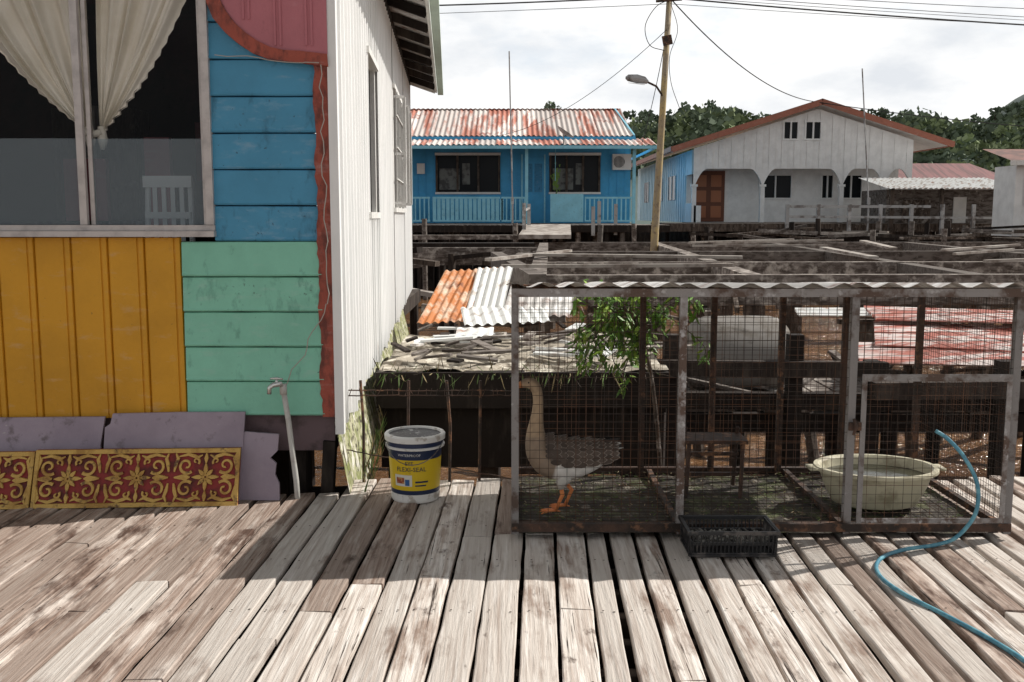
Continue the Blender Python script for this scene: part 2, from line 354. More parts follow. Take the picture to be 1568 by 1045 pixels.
b.obj('room_interior',[interior,oldwood,pinkp,whitep],H)
b=MB()
def fr(x0,x1,z0,z1,y0=Y0-.035,y1=Y0+.05): b.box(x0,x1,y0,y1,z0,z1,0,.5)
fr(-3.12,-1.665,1.480,1.512,Y0-.06); fr(-3.12,-1.668,1.514,1.545,Y0-.03); fr(-3.12,-1.668,2.95,3.0)
fr(-3.1,-3.06,1.547,2.948); fr(-1.712,-1.670,1.547,2.948)
fr(-2.425,-2.385,1.547,2.948,Y0-.02,Y0+.01); fr(-2.375,-2.352,1.547,2.948,Y0+.012,Y0+.04)
fr(-1.735,-1.714,1.547,2.948,Y0,Y0+.03)
def pane(x0,x1,z0,z1,y,m): b.add([(x0,y,z0),(x1,y,z0),(x1,y,z1),(x0,y,z1)],[(0,1,2,3)],m,.5)
pane(-3.06,-2.425,2.027,2.948,Y0-.002,1); pane(-2.352,-1.735,2.027,2.948,Y0+.022,1)
pane(-3.06,-2.425,1.547,2.025,Y0-.002,2); pane(-2.352,-1.735,1.547,2.025,Y0+.022,2)
b.obj('sliding_window',[alu,glass,film],H)
b=MB()
def curtain(xa,xb,xg,nf,seed):
    nu,nv=150,30; vs=[]; outer0=abs(xa-xg)>abs(xb-xg)
    for j in range(nv+1):
        t=j/nv; wdt=(1-t)**1.0
        for i in range(nu+1):
            s=i/nu
            xo=xg+(xa-xg)*wdt; xi=xg+(xb-xg)*wdt
            X=xo+(xi-xo)*(s+.035*math.sin(s*17+seed+t))
            so_=(1-s) if outer0 else s
            z=3.0-(3.0-2.06)*t - .10*so_*math.sin(math.pi*t)
            amp=(.026+.010*math.sin(s*11+seed))*(1-.5*t)
            yy=Y0+.12+amp*math.sin(2*math.pi*nf*s+seed+1.3*math.sin(4*s+t*1.5))+.008*math.sin(2*math.pi*nf*2.3*s+t*3)
            if so_>.97: X+=.012*math.sin(j*3.1)
            vs.append((X,yy,z))
    b.add(vs,[(j*(nu+1)+i,j*(nu+1)+i+1,(j+1)*(nu+1)+i+1,(j+1)*(nu+1)+i) for j in range(nv) for i in range(nu)],0,.5)
curtain(-3.25,-2.39,-2.405,6,0); curtain(-2.345,-1.74,-2.335,5,2)
b.tube([(-2.42,Y0+.10,2.07),(-2.38,Y0+.09,2.05),(-2.33,Y0+.10,2.07)],.02,8,0)
for c in (-2.405,-2.335): b.tube([(c,Y0+.12,2.1),(c+.004,Y0+.12,2.02),(c,Y0+.12,1.97)],[.022,.03,.012],8,0)
b.obj('curtains',[cream],H,smooth=True)
b=MB(); ov=.46
E0=WP(-.35,3.70,ov)
sl=(V((-2.9,0,1.0))).normalized()
b.sheet(E0,U,sl,LT+.6,3.1,.15,.018,0,.5)
b.sheet(V((-6.5,5.3,3.6)),U,V((2.9,0,1.0)),LT+.6,3.0,.15,.018,0,.5)
b.obj('roof',[sheetm],H)
b=MB()
for k in range(14):
    s=-.2+k*.84; p=WP(s,3.64,ov-.02); b.beam(p,p+sl*3.0-V((0,0,.02)),.05,.09,1)
b.beam(WP(-.3,3.66,ov),WP(LT+.2,3.66,ov),.03,.13,0); b.beam(WP(-.3,3.72,.02),WP(LT,3.72,.02),.05,.1,1)
p=WP(LT+.2,3.66,ov);b.beam(p,p+sl*3.0,.03,.16,0)
g=[WP(-.3,3.62,ov+.07),WP(LT+.2,3.60,ov+.07)]; b.beam(g[0],g[1],.09,.08,2)
b.obj('eaves_and_gutter',[whitep,darkwood,paint('green_gutter',(.50,.62,.53))],H)
b=MB()
def wob(p,q,n,a):
    p=V(p);q=V(q); return [p.lerp(q,i/n)+V((R.uniform(-a,a),R.uniform(-a*.3,a*.3),R.uniform(-a,a)*.4)) for i in range(n+1)]
b.tube(wob((-1.05,5.59,2.42),(-1.03,5.59,1.1),22,.014),.003,5,0); b.tube(wob((-1.03,5.59,1.1),(-1.30,5.56,.62),12,.02),.003,5,0)
b.tube(wob((-1.62,5.57,2.47),(-1.05,5.58,2.42),10,.02),.0025,5,0)
b.obj('loose_wires',[M('grey_cord',(.4,.37,.33),[],.7,None,.1)],H)

C=empty('white_plastic_chair',(-2.12,6.05,.92)); b=MB(); cx,cy,cz=-2.12,6.05,.92
for s in (-1,1):
    b.tube([(cx+s*.20,cy+.16,cz),(cx+s*.14,cy+.15,cz+.42),(cx+s*.13,cy+.18,cz+.90)],.018,8)
    b.tube([(cx+s*.17,cy-.2,cz),(cx+s*.15,cy-.18,cz+.43)],.018,8)
for k in range(4): b.box(cx-.095+k*.055,cx-.068+k*.055,cy+.15,cy+.16,cz+.52,cz+.86)
b.box(cx-.15,cx+.15,cy+.14,cy+.18,cz+.85,cz+.92); b.box(cx-.14,cx+.14,cy+.13,cy+.16,cz+.66,cz+.70); b.box(cx-.17,cx+.17,cy-.2,cy+.16,cz+.42,cz+.45)
b.obj('frame',[plastic_w],C)

# ------------------------------------------------------------------ leaning boards and carved panels
def lean_board(name,outline,yb,yt,zt,mat,th=.018):
    b=MB(); f=lambda z: yb+(yt-yb)*z/zt
    n=len(outline); vs=[(x,f(z),z) for x,z in outline]+[(x,f(z)+th,z) for x,z in outline]
    b.add(vs,[tuple(range(n)),tuple(range(n,2*n))[::-1]]+[(i,(i+1)%n,n+(i+1)%n,n+i) for i in range(n)],0)
    return b.obj(name,[mat])
lean_board('mauve_board',[(-3.4,.0),(-2.335,.0),(-2.33,.20),(-2.345,.30),(-2.33,.455),(-2.9,.45),(-3.4,.455)],5.46,5.60,.46,mauve)
lean_board('mauve_board',[(-2.32,.0),(-1.535,.0),(-1.53,.3),(-1.525,.485),(-1.9,.483),(-2.28,.475),(-2.29,.42),(-2.32,.40)],5.455,5.592,.49,mauve)
lean_board('scalloped_mauve_board',[(-1.60,.0),(-1.315,.0),(-1.32,.09),(-1.345,.14),(-1.34,.20),(-1.375,.23),(-1.335,.27),(-1.33,.36),(-1.60,.38)],5.475,5.60,.49,mauve)
gold=M('carved_gold_paint',(.60,.38,.10),[((.40,.22,.05),one,9,.45,.6),((.15,.08,.035),one,18,.56,.66)],.6,(.4,one,60),.12)
cred=M('carved_red_ground',(.26,.025,.022),[((.10,.015,.012),one,8,.45,.6)],.6,None,.1)
def carved(x0,x1,yb,yt,h,centers,name,dyaw=0):
    b=MB()
    def W(u,v,d):
        t=v/h; return V((x0+u, yb+(yt-yb)*t+dyaw*u-d, v*.985+.002))
    Lx=x1-x0
    def slab(u0,u1,v0,v1,d0,d1,m,r=.5):
        vs=[W(u,v,d) for d in (d0,d1) for (u,v) in ((u0,v0),(u1,v0),(u1,v1),(u0,v1))]
        b.add(vs,[(3,2,1,0),(4,5,6,7),(0,1,5,4),(1,2,6,5),(2,3,7,6),(3,0,4,7)],m,r)
    slab(0,Lx,0,h,0,.012,1)
    slab(0,Lx,0,.022,.012,.026,0); slab(0,Lx,h-.022,h,.012,.026,0); slab(0,.02,.022,h-.022,.012,.026,0); slab(Lx-.02,Lx,.022,h-.022,.012,.026,0)
    cnt=[0]
    def strip(pts,ws):
        d1=.022+.0009*(cnt[0]%5); cnt[0]+=1
        n=len(pts); vs=[]
        for i,(u,v) in enumerate(pts):
            a=pts[max(i-1,0)]; c=pts[min(i+1,n-1)]; dx,dy=c[0]-a[0],c[1]-a[1]; l=math.hypot(dx,dy) or 1
            nx,ny=-dy/l*ws[i],dx/l*ws[i]
            def cl(p,q): return (min(max(p,.004),Lx-.004),min(max(q,.004),h-.004))
            p=cl(u+nx,v+ny);q=cl(u-nx,v-ny)
            vs+=[W(*p,.0125),W(*p,d1),W(*q,d1),W(*q,.0125)]
        b.add(vs,[f for i in range(n-1) for f in ((i*4,i*4+1,i*4+5,i*4+4),(i*4+1,i*4+2,i*4+6,i*4+5),(i*4+2,i*4+3,i*4+7,i*4+6))],0,.5)
    def spiral(cu,cv,r0,a0,turns,sgn,w0):
        n=22; pts=[];ws=[]
        for i in range(n+1):
            t=i/n; r=r0*(1-.8*t); a=a0+sgn*turns*2*math.pi*t
            pts.append((cu+r*math.cos(a),cv+r*math.sin(a))); ws.append(w0*(1-.45*t)*(1 if i<n else 1.6))
        strip(pts,ws)
    cv=h/2
    for c in centers:
        for k in range(8):
            a=k*math.pi/4; L_=.075 if k%2==0 else .056
            pts=[(c+math.cos(a)*L_*t,cv+math.sin(a)*L_*t) for t in (.22,.45,.7,1)]
            strip(pts,[.003,.011,.009,.001])
        n=14; strip([(c+.012*math.cos(2*math.pi*i/n),cv+.012*math.sin(2*math.pi*i/n)) for i in range(n+1)],[.006]*(n+1))
        for sx in (-1,1):
            for sy in (-1,1):
                a0=math.atan2(-sy,-sx)
                spiral(c+sx*.108,cv+sy*.062,.045,a0,1.15,sx*sy,.0075)
                strip([(c+sx*.02,cv+sy*.118),(c+sx*.045,cv+sy*.105),(c+sx*.065,cv+sy*.112),(c+sx*.10,cv+sy*.122),(c+sx*.15,cv+sy*.11)],[.002,.008,.009,.008,.003])
                strip([(c+sx*.172,cv+sy*.03),(c+sx*.165,cv+sy*.07),(c+sx*.155,cv+sy*.10),(c+sx*.168,cv+sy*.128)],[.004,.009,.008,.003])
                spiral(c+sx*.055,cv+sy*.085,.02,a0,.9,-sx*sy,.0055)
            strip([(c+sx*.085,cv),(c+sx*.11,cv+.008),(c+sx*.14,cv),(c+sx*.172,cv)],[.002,.009,.011,.003])
            strip([(c+sx*.085,cv),(c+sx*.11,cv-.008),(c+sx*.14,cv),(c+sx*.172,cv)],[.002,.009,.0112,.003])
        for sy in (-1,1): strip([(c,cv+sy*.075),(c,cv+sy*.10),(c,cv+sy*.128)],[.003,.011,.003])
    return b.obj(name,[gold,cred])
carved(-2.645,-1.525,5.33,5.44,.305,[.185,.56,.935],'carved_wooden_panel',.05)
carved(-3.30,-2.655,5.30,5.42,.295,[.1,.455],'carved_wooden_panel',.04)

# ------------------------------------------------------------------ tap
T=empty('water_tap',(-1.27,5.52,0)); b=MB()
pv=M('pvc_pipe',(.55,.54,.51),[((.36,.33,.30),one,8,.45,.65)],.5,None,.1)
b.tube([(-1.215,5.50,-.1),(-1.225,5.51,.1),(-1.262,5.52,.45),(-1.285,5.52,.62)],.016,10)
b.tube([(-1.285,5.52,.60),(-1.287,5.52,.66)],.021,10)
b.obj('pipe',[pv],T,True)
b=MB(); b.tube([(-1.285,5.52,.645),(-1.30,5.50,.665),(-1.335,5.48,.66),(-1.352,5.475,.645),(-1.355,5.475,.61)],[.014,.018,.016,.013,.013],10)
b.tube([(-1.315,5.49,.66),(-1.315,5.49,.69)],.008,8); b.tube([(-1.35,5.485,.695),(-1.315,5.49,.697),(-1.28,5.495,.69)],[.005,.008,.005],8)
b.obj('faucet',[M('chrome',(.6,.6,.58),[],.25,None,0,.8)],T,True)

# ------------------------------------------------------------------ bucket
B=empty('paint_bucket',(-.55,5.53,0)); bw=plastic_w
navy=M('label_navy',(.018,.03,.075),[],.35,None,0); yel=M('label_yellow',(.72,.50,.02),[((.5,.34,.03),one,20,.62,.7)],.4,None,0); blk=M('tar_residue',(.015,.015,.017),[((.35,.35,.34),one,22,.58,.62)],.4,(.5,one,40),0)
dirtyw=M('pail_white',(.74,.73,.70),[((.45,.41,.36),one,14,.56,.66)],.45,None,0)
b=MB(); c=(-.55,5.53,.002)
r=lambda z:.135+.02*z/.38
prof=[(0,0),(.132,0),(.137,.012),(r(.05),.05),(r(.075),.075),(r(.25),.25),(r(.30),.30),(r(.305),.305),(.166,.306),(.168,.318),(.160,.320),(.160,.345),(.170,.347),(.172,.375),(.166,.382),(.150,.382),(.148,.37)]
mats=[0,0,0,2,1,2,2,0,0,0,2,2,0,0,0,0]
b.lathe(c,prof,40,mats=mats)
b.lathe(c,[(.149,.371),(.10,.372),(.0,.374)],40,m=3)
b.obj('pail_body',[dirtyw,yel,navy,blk],B,True)
b=MB()
pts=[(-.55+.172*math.cos(a),5.53+.172*math.sin(a)-.03*math.sin(math.pi*i/12),.34-.10*math.sin(math.pi*i/12)) for i,a in enumerate([math.radians(200+140*k/12) for k in range(13)])]
b.tube(pts,.0025,6); b.obj('wire_handle',[galv],B)
def labelpatch(b,a0,a1,z0,z1,m,off=.0012,n=8):
    vs=[]
    for i in range(n+1):
        a=math.radians(a0+(a1-a0)*i/n)
        for z in (z0,z1): rr=r(z)+off; vs.append((c[0]+rr*math.cos(a),c[1]+rr*math.sin(a),c[2]+z))
    b.add(vs,[(i*2,i*2+2,i*2+3,i*2+1) for i in range(n)],m,.5)
b=MB(); labelpatch(b,225,268,.10,.165,0); labelpatch(b,230,250,.115,.15,1,.0024); labelpatch(b,252,262,.105,.14,2,.0024); labelpatch(b,275,305,.12,.13,3); labelpatch(b,275,300,.10,.108,3)
b.obj('label_print',[M('print_white',(.7,.68,.6),[],.5,None,0),M('print_red',(.30,.06,.03),[((.55,.3,.1),one,40,.5,.6)],.5,None,0),M('print_blue',(.04,.12,.3),[],.5,None,0),navy],B)
def wraptext(txt,size,a_c,z0,mat,nm):
    cu=bpy.data.curves.new(nm,'FONT'); cu.body=txt; cu.size=size; cu.align_x='CENTER'; cu.resolution_u=2
    o=bpy.data.objects.new(nm,cu); COL.objects.link(o)
    me=bpy.data.meshes.new_from_object(o.evaluated_get(bpy.context.evaluated_depsgraph_get())) ; bpy.data.objects.remove(o)
    for v in me.vertices:
        z=z0+v.co.y; rr=r(z)+.0032; a=math.radians(a_c)+v.co.x/rr
        v.co=(rr*math.cos(a),rr*math.sin(a),z+c[2])
    me.materials.clear(); me.materials.append(mat); ob=bpy.data.objects.new(nm,me); COL.objects.link(ob); ob.parent=B
wraptext('EYE',.03,262,.222,navy,'label_text_small'); wraptext('FLEXI-SEAL',.036,266,.186,navy,'label_text'); wraptext('WATERPROOF',.020,262,.272,dirtyw,'label_band_text')

# ------------------------------------------------------------------ rebar / wire fence behind bucket
b=MB()
for px in (-.90,-.62,-.38,-.20): 
    b.tube([(px,5.88,-.1),(px+R.uniform(-.01,.01),5.88,.35),(px+R.uniform(-.02,.02),5.88,.62)],.009,6,0)
for z in (.56,.53): b.tube(wob((-1.02,5.87,z),(0,5.87,z+.0),30,.008),.004,5,0)
b.tube(wob((-1.02,5.87,.2),(0,5.87,.02),24,.01),.004,5,0)
for k in range(26):
    p=V((-1+k*.04,5.865,.55)); b.tube([p+V((R.uniform(-.02,.02),R.uniform(-.02,.02),.022)),p-V((R.uniform(-.02,.02),R.uniform(-.02,.02),.022))],.002,4,0)
b.obj('barbed_wire_fence',[rust])

# ------------------------------------------------------------------ goose cage
G=empty('goose_cage',(1.235,5.37,0))
X0,X1,YA,YB,ZT,ZK=0.0,2.47,4.80,5.95,1.25,1.19
b=MB()
for xx in (X0+.015,.83,1.66,X1-.015):
    b.box(xx-.018,xx+.018,YA-.02,YA-.012,.03,ZT,0); b.box(xx-.018,xx-.010,YA-.012,YA+.02,.03,ZT,0)
for xx in (X0+.015,X1-.015): b.beam((xx,YB,.0),(xx,YB,ZK),.035,.035,1)
for xx in (.785,1.21,1.62,2.0): b.beam((xx,YB-.02,.0),(xx,YB-.02,ZK),.035,.03,1)
b.box(X0,X1,YA-.026,YA-.021,ZT-.04,ZT,0); b.box(X0,X1,YA-.03,YA+.01,.045,.085,1); b.box(X0,X1,YB-.02,YB+.02,.03,.07,1); b.box(X0,X1,YB-.01,YB+.02,ZK-.04,ZK,1)
b.box(X0,X0+.03,YA+.02,YB-.02,.035,.07,1); b.box(X1-.03,X1,YA+.02,YB-.02,.035,.07,1)
for xx in (X0+.015,X1-.015): b.beam((xx,YA+.02,ZT-.02),(xx,YB-.02,ZK-.02),.03,.03,1)
b.box(1.70,2.43,YA-.034,YA-.028,.80,.835,0); b.box(1.70,1.725,YA-.034,YA-.028,.09,.80,0); b.box(2.405,2.43,YA-.034,YA-.028,.09,.80,0); b.box(1.725,2.405,YA-.034,YA-.028,.09,.115,0)
b.box(1.64,1.70,YA-.05,YA-.036,.56,.60,1); b.tube([(1.66,YA-.055,.62),(1.67,YA-.06,.58),(1.66,YA-.055,.54)],.008,6,1)
b.box(.0,X1,YA+.30,YA+.33,ZT-.05,ZT-.03,1);b.box(.0,X1,YB-.35,YB-.32,ZK-.03,ZK-.01,1)
for xx in (.82,1.65): b.box(xx,xx+.03,YA+.02,YB-.03,.035,.065,1)
b.obj('steel_frame',[galv,rust],G)
b=MB(); wr=.0019
def wl(p,q): 
    p=V(p);q=V(q);n=4
    b.tube([p.lerp(q,i/n)+V((R.uniform(-.003,.003),R.uniform(-.004,.004),R.uniform(-.003,.003))) for i in range(n+1)],wr/1.6,4,0,cap=False)
def meshpanel(o,u,v,lu,lv,st=.05,off=None):
    o=V(o);u=V(u);v=V(v); k=0
    while k*st<=lu+1e-4: wl(o+u*k*st,o+u*k*st+v*lv); k+=1
    k=0; n=u.cross(v)*.0025
    while k*st<=lv+1e-4: wl(o+v*k*st+n,o+v*k*st+u*lu+n); k+=1
ST=.045
meshpanel((X0,YA-.008,.05),(1,0,0),(0,0,1),X1,ZT-.07,ST)
meshpanel((X0,YB-.04,.05),(1,0,0),(0,0,1),X1,ZK-.07,ST)
meshpanel((X0+.002,YA,.05),(0,1,0),(0,0,1),YB-YA,ZK-.05,.028)
meshpanel((X1-.002,YA,.05),(0,1,0),(0,0,1),YB-YA,ZK-.05,.028)
meshpanel((X0,YA,.045),(1,0,0),(0,1,0),X1,YB-YA,.05)
b.obj('wire_mesh',[wire],G)
b=MB(); sv=V((0,YB-YA+.12,-(ZT-ZK)-.03)).normalized()
for (a,l,r_) in ((-.03,.86,.9),(.80,.86,.2),(1.62,.90,.7)):
    b.sheet((a,YA-.06,ZT+.016+.006*r_),(1,0,0),sv,l,YB-YA+.14,.15,.013,0,r_,3,.006)
b.obj('corrugated_roof',[sheetm],G)
b=MB(); n=50;m_=24;vs=[]
for j in range(m_+1):
    for i in range(n+1): vs.append((X0+.03+(X1-.06)*i/n,YA+.03+(YB-YA-.06)*j/m_,.022+.012*noise.noise(V((i*.3,j*.3,1)))))
b.add(vs,[(j*(n+1)+i,j*(n+1)+i+1,(j+1)*(n+1)+i+1,(j+1)*(n+1)+i) for j in range(m_) for i in range(n)],0,.5)
b.obj('dirt_floor',[M('cage_dirt',(.06,.05,.04),[((.10,.11,.05),one,5,.50,.62),((.26,.23,.19),one,14,.56,.66),((.02,.017,.015),one,8,.55,.65)],.9,(1,one,20),0)],G)
b=MB()
for k in range(1100):
    x=R.uniform(.05,2.42);y=R.uniform(4.85,5.9);z=.042+R.uniform(0,.012);l=R.uniform(.008,.03);a=R.uniform(0,6.3)
    b.beam((x,y,z),(x+l*math.cos(a),y+l*math.sin(a),z+.004),.003,.002,R.choice([0,1,1]))
b.obj('straw_litter',[M('straw',(.32,.26,.16),[],.9,None,.4),M('green_bits',(.09,.13,.03),[],.9,None,.4)],G)

b=MB(); bc=(1.97,5.27,.05)
pl=M('cream_plastic',(.60,.56,.41),[((.36,.32,.22),one,7,.48,.62)],.45,None,0)
b.lathe(bc,[(0,0),(.20,0),(.225,.01),(.27,.10),(.30,.185),(.303,.19),(.328,.192),(.330,.186),(.330,.20),(.326,.206),(.303,.206),(.292,.195),(.262,.10),(.22,.03)],48,1,.80,0)
b.lathe(bc,[(.283,.155),(.0,.155)],48,1,.80,1)
for s in (-1,1): b.box(bc[0]+s*.335-.03,bc[0]+s*.335+.03,bc[1]-.05,bc[1]+.05,bc[2]+.186,bc[2]+.2,0)
b.obj('wash_basin',[pl,M('basin_water',(.05,.05,.035),[],.08,(.3,one,15),0)],smooth=True)

b=MB(); x0,x1,y0,y1,zc=.83,1.24,4.50,4.74,.012
bk=M('black_plastic',(.02,.02,.022),[((.09,.08,.075),one,12,.55,.65)],.5,None,.2)
b.box(x0,x1,y0,y1,zc,zc+.01)
for z in (zc+.115,zc+.06,zc+.01):
    e=.0 if z>.1 else .012
    b.beam((x0+e,y0+e,z),(x1-e,y0+e,z),.012,.014);b.beam((x0+e,y1-e,z),(x1-e,y1-e,z),.012,.014);b.beam((x0+e,y0+e,z),(x0+e,y1-e,z),.012,.0141);b.beam((x1-e,y0+e,z),(x1-e,y1-e,z),.012,.0141)
n=22
for i in range(n+1):
    x=x0+(x1-x0)*i/n; b.beam((x,y0+.012,zc),(x,y0,zc+.115),.006,.005); b.beam((x,y1-.012,zc),(x,y1,zc+.115),.006,.005)
for i in range(13):
    y=y0+(y1-y0)*i/12; b.beam((x0+.012,y,zc),(x0,y,zc+.115),.006,.005); b.beam((x1-.012,y,zc),(x1,y,zc+.115),.006,.005)
b.box(x0-.012,x1+.012,y0-.012,y0-.002,zc+.108,zc+.125);b.box(x0-.012,x0-.002,y0,y1,zc+.108,zc+.125);b.box(x1+.002,x1+.012,y0,y1,zc+.108,zc+.125);b.box(x0-.012,x1+.012,y1+.002,y1+.012,zc+.108,zc+.125)
for k in range(260):
    x=R.uniform(x0+.03,x1-.03);y=R.uniform(y0+.03,y1-.03);z=zc+.05+R.uniform(0,.02);a=R.uniform(0,6);b.beam((x,y,z),(x+.02*math.cos(a),y+.02*math.sin(a),z+R.uniform(-.01,.012)),.008,.006,1)
b.obj('plastic_crate',[bk,M('husks',(.22,.21,.19),[],.9,None,.6)])

b=MB()
for s in (0,.30):
    b.tube([(.98+s,5.62,.05),(.99+s,5.60,.36),(.99+s,5.58,.40)],.012,6); b.tube([(.96+s,5.35,.05),(.985+s,5.42,.34)],.012,6)
for z in (.12,.24,.34): b.beam((.97,5.6,z),(1.30,5.6,z),.02,.02)
b.box(.96,1.31,5.40,5.62,.34,.36)
b.obj('small_metal_stool',[rust])

def crom(P,k=10):
    P=[V(p) for p in P]; P=[P[0]*2-P[1]]+P+[P[-1]*2-P[-2]]; out=[]
    for i in range(1,len(P)-2):
        for j in range(k):
            t=j/k; a,b_,c_,d=P[i-1:i+3]
            out.append(.5*((2*b_)+(c_-a)*t+(2*a-5*b_+4*c_-d)*t*t+(3*b_-a-3*c_+d)*t**3))
    out.append(P[-2]); return out
b=MB(); b.tube(crom([(2.06,4.745,.56),(2.12,4.74,.52),(2.20,4.73,.43),(2.265,4.72,.30),(2.26,4.71,.16),(2.17,4.69,.05),(2.06,4.66,.018),(1.88,4.60,.014),(1.74,4.50,.013),(1.655,4.36,.013),(1.63,4.20,.013),(1.66,4.02,.013),(1.73,3.82,.013),(1.80,3.60,.013),(1.84,3.40,.013),(1.86,3.1,.013),(1.8,2.6,.013)]),.0098,10)
b.obj('garden_hose',[M('blue_hose',(.075,.24,.33),[((.14,.36,.44),one,15,.5,.6)],.35,None,0)],smooth=True)

# ------------------------------------------------------------------ goose
Gx,Gy,Gz=.25,5.14,.045
GO=empty('goose',(Gx,Gy,Gz))
rings=[(.31,.335,.006,.006),(.285,.325,.03,.016),(.24,.308,.055,.036),(.18,.288,.080,.066),(.10,.275,.100,.092),(.02,.272,.110,.105),(-.05,.287,.105,.106),(-.095,.322,.086,.086),(-.118,.370,.062,.064),(-.125,.42,.046,.049),(-.122,.47,.035,.038),(-.116,.53,.028,.030),(-.113,.59,.025,.027),(-.118,.635,.0255,.027),(-.132,.668,.029,.030),(-.156,.684,.030,.030),(-.180,.683,.025,.025),(-.200,.677,.017,.019),(-.222,.669,.013,.013),(-.240,.662,.008,.007),(-.247,.659,.002,.002)]
P=crom([(q[0],q[1],0) for q in rings],5); RR=crom([(q[2],q[3],0) for q in rings],5)
b=MB(); n=20; vs=[];cols=[]
for i,p in enumerate(P):
    d=(P[min(i+1,len(P)-1)]-P[max(i-1,0)]); tx,tz=d.x,d.y; l=math.hypot(tx,tz) or 1; tx/=l;tz/=l
    nx,nz_=tz,-tx
    for j in range(n):
        a=2*math.pi*j/n; ca,sa=math.cos(a),math.sin(a)
        ry,rz=max(RR[i].x,.001),max(RR[i].y,.001)
        vs.append((Gx+p.x+nx*rz*ca,Gy+ry*sa,Gz+p.y+nz_*rz*ca))
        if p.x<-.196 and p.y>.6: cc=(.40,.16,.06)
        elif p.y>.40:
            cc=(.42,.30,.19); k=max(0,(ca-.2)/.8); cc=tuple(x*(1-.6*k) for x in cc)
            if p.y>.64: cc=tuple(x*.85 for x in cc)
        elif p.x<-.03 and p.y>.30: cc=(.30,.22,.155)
        else:
            if ca<.05 and p.x>-.02: cc=(.85,.83,.79)
            elif ca<0: cc=(.30,.23,.17)
            else: cc=(.10,.08,.065)
            if p.x>.24: cc=(.75,.73,.69)
        q=noise.noise(V((p.x*40,ca*5,sa*5+p.y*40)))*.25+1
        cols.append(tuple(x*q for x in cc))
K_=len(P)
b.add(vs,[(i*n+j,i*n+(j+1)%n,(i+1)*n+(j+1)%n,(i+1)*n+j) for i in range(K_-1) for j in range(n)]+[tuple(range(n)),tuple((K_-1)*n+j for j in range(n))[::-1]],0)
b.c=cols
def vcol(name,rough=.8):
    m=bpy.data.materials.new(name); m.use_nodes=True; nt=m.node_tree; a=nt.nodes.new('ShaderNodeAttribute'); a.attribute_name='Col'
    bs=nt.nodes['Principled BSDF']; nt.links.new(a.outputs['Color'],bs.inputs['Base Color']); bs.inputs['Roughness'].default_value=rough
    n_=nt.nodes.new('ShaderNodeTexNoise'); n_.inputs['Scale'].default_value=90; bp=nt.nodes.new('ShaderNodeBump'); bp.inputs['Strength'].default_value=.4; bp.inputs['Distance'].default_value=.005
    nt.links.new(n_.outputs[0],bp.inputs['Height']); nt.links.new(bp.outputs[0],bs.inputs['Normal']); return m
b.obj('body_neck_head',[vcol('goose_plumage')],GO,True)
b=MB()
def feather(base,dirv,nrm,l,w_,m,off):
    d=dirv.normalized(); nrm=(nrm-d*nrm.dot(d)).normalized(); s=d.cross(nrm)
    pr=[(0,.3),(.25,.85),(.6,1),(.85,.7),(1,.12)]
    vs=[base+d*l*t+s*w_*k+nrm*(off) for t,k in pr]+[base+d*l*t-s*w_*k+nrm*(off) for t,k in pr[::-1]]
    b.add(vs,[tuple(range(10))],m)
def bodyR(x):
    xs=[q for q in rings[:8]]
    for i in range(len(xs)-1):
        if xs[i][0]>=x>=xs[i+1][0]:
            t=(xs[i][0]-x)/(xs[i][0]-xs[i+1][0]); return [xs[i][k]+(xs[i+1][k]-xs[i][k])*t for k in (1,2,3)]
    return [xs[-1][1],xs[-1][2],xs[-1][3]]
for side in (-1,1):
    for ir in range(11):
        x=-.075+ir*.027
        zc_,ry,rz=bodyR(x)
        for ia in range(7):
            a=math.radians(8+ia*12.5+(ir%2)*6)
            ca,sa=math.cos(a),math.sin(a)*side
            lift=.008+ir*.0008+ .004*(a>1)
            pt=V((Gx+x,Gy+ry*1.03*sa,Gz+zc_+rz*1.02*ca)); nr=V((0,sa/ry,ca/rz)).normalized()
            l=.05+.006*ir; wd_=.0165
            d=V((1,-.12*side*(x>.1),.04))+nr*.10
            feather(pt,d,nr,l*1.05,wd_*1.08,1,lift); feather(pt,d,nr,l,wd_*.96,0,lift+.0015)
    for k in range(7):
        pt=V((Gx+.13,Gy+side*(.085-.006*k),Gz+.315+.006*k)); feather(pt,V((1,-.25*side,.05+.02*k)),V((0,side,.6)),.17+.004*k,.013,2,.004+.002*k)
for k in range(-4,5):
    feather(V((Gx+.24,Gy+.008*k,Gz+.325)),V((1,.10*k,.22)),V((0,0,1)),.10,.014,2 if abs(k)<3 else 3,.002*abs(k)); feather(V((Gx+.24,Gy+.008*k,Gz+.29)),V((1,.10*k,.25)),V((0,0,1)),.08,.014,3,.001*abs(k))
b.obj('wing_feathers',[M('feather_brown',(.10,.075,.06),[],.8,None,.4),M('feather_edge',(.30,.25,.21),[],.8,None,.1),M('feather_dark',(.035,.03,.027),[],.8,None,.3),M('feather_white',(.78,.76,.72),[],.8,None,.1)],GO)
b=MB()
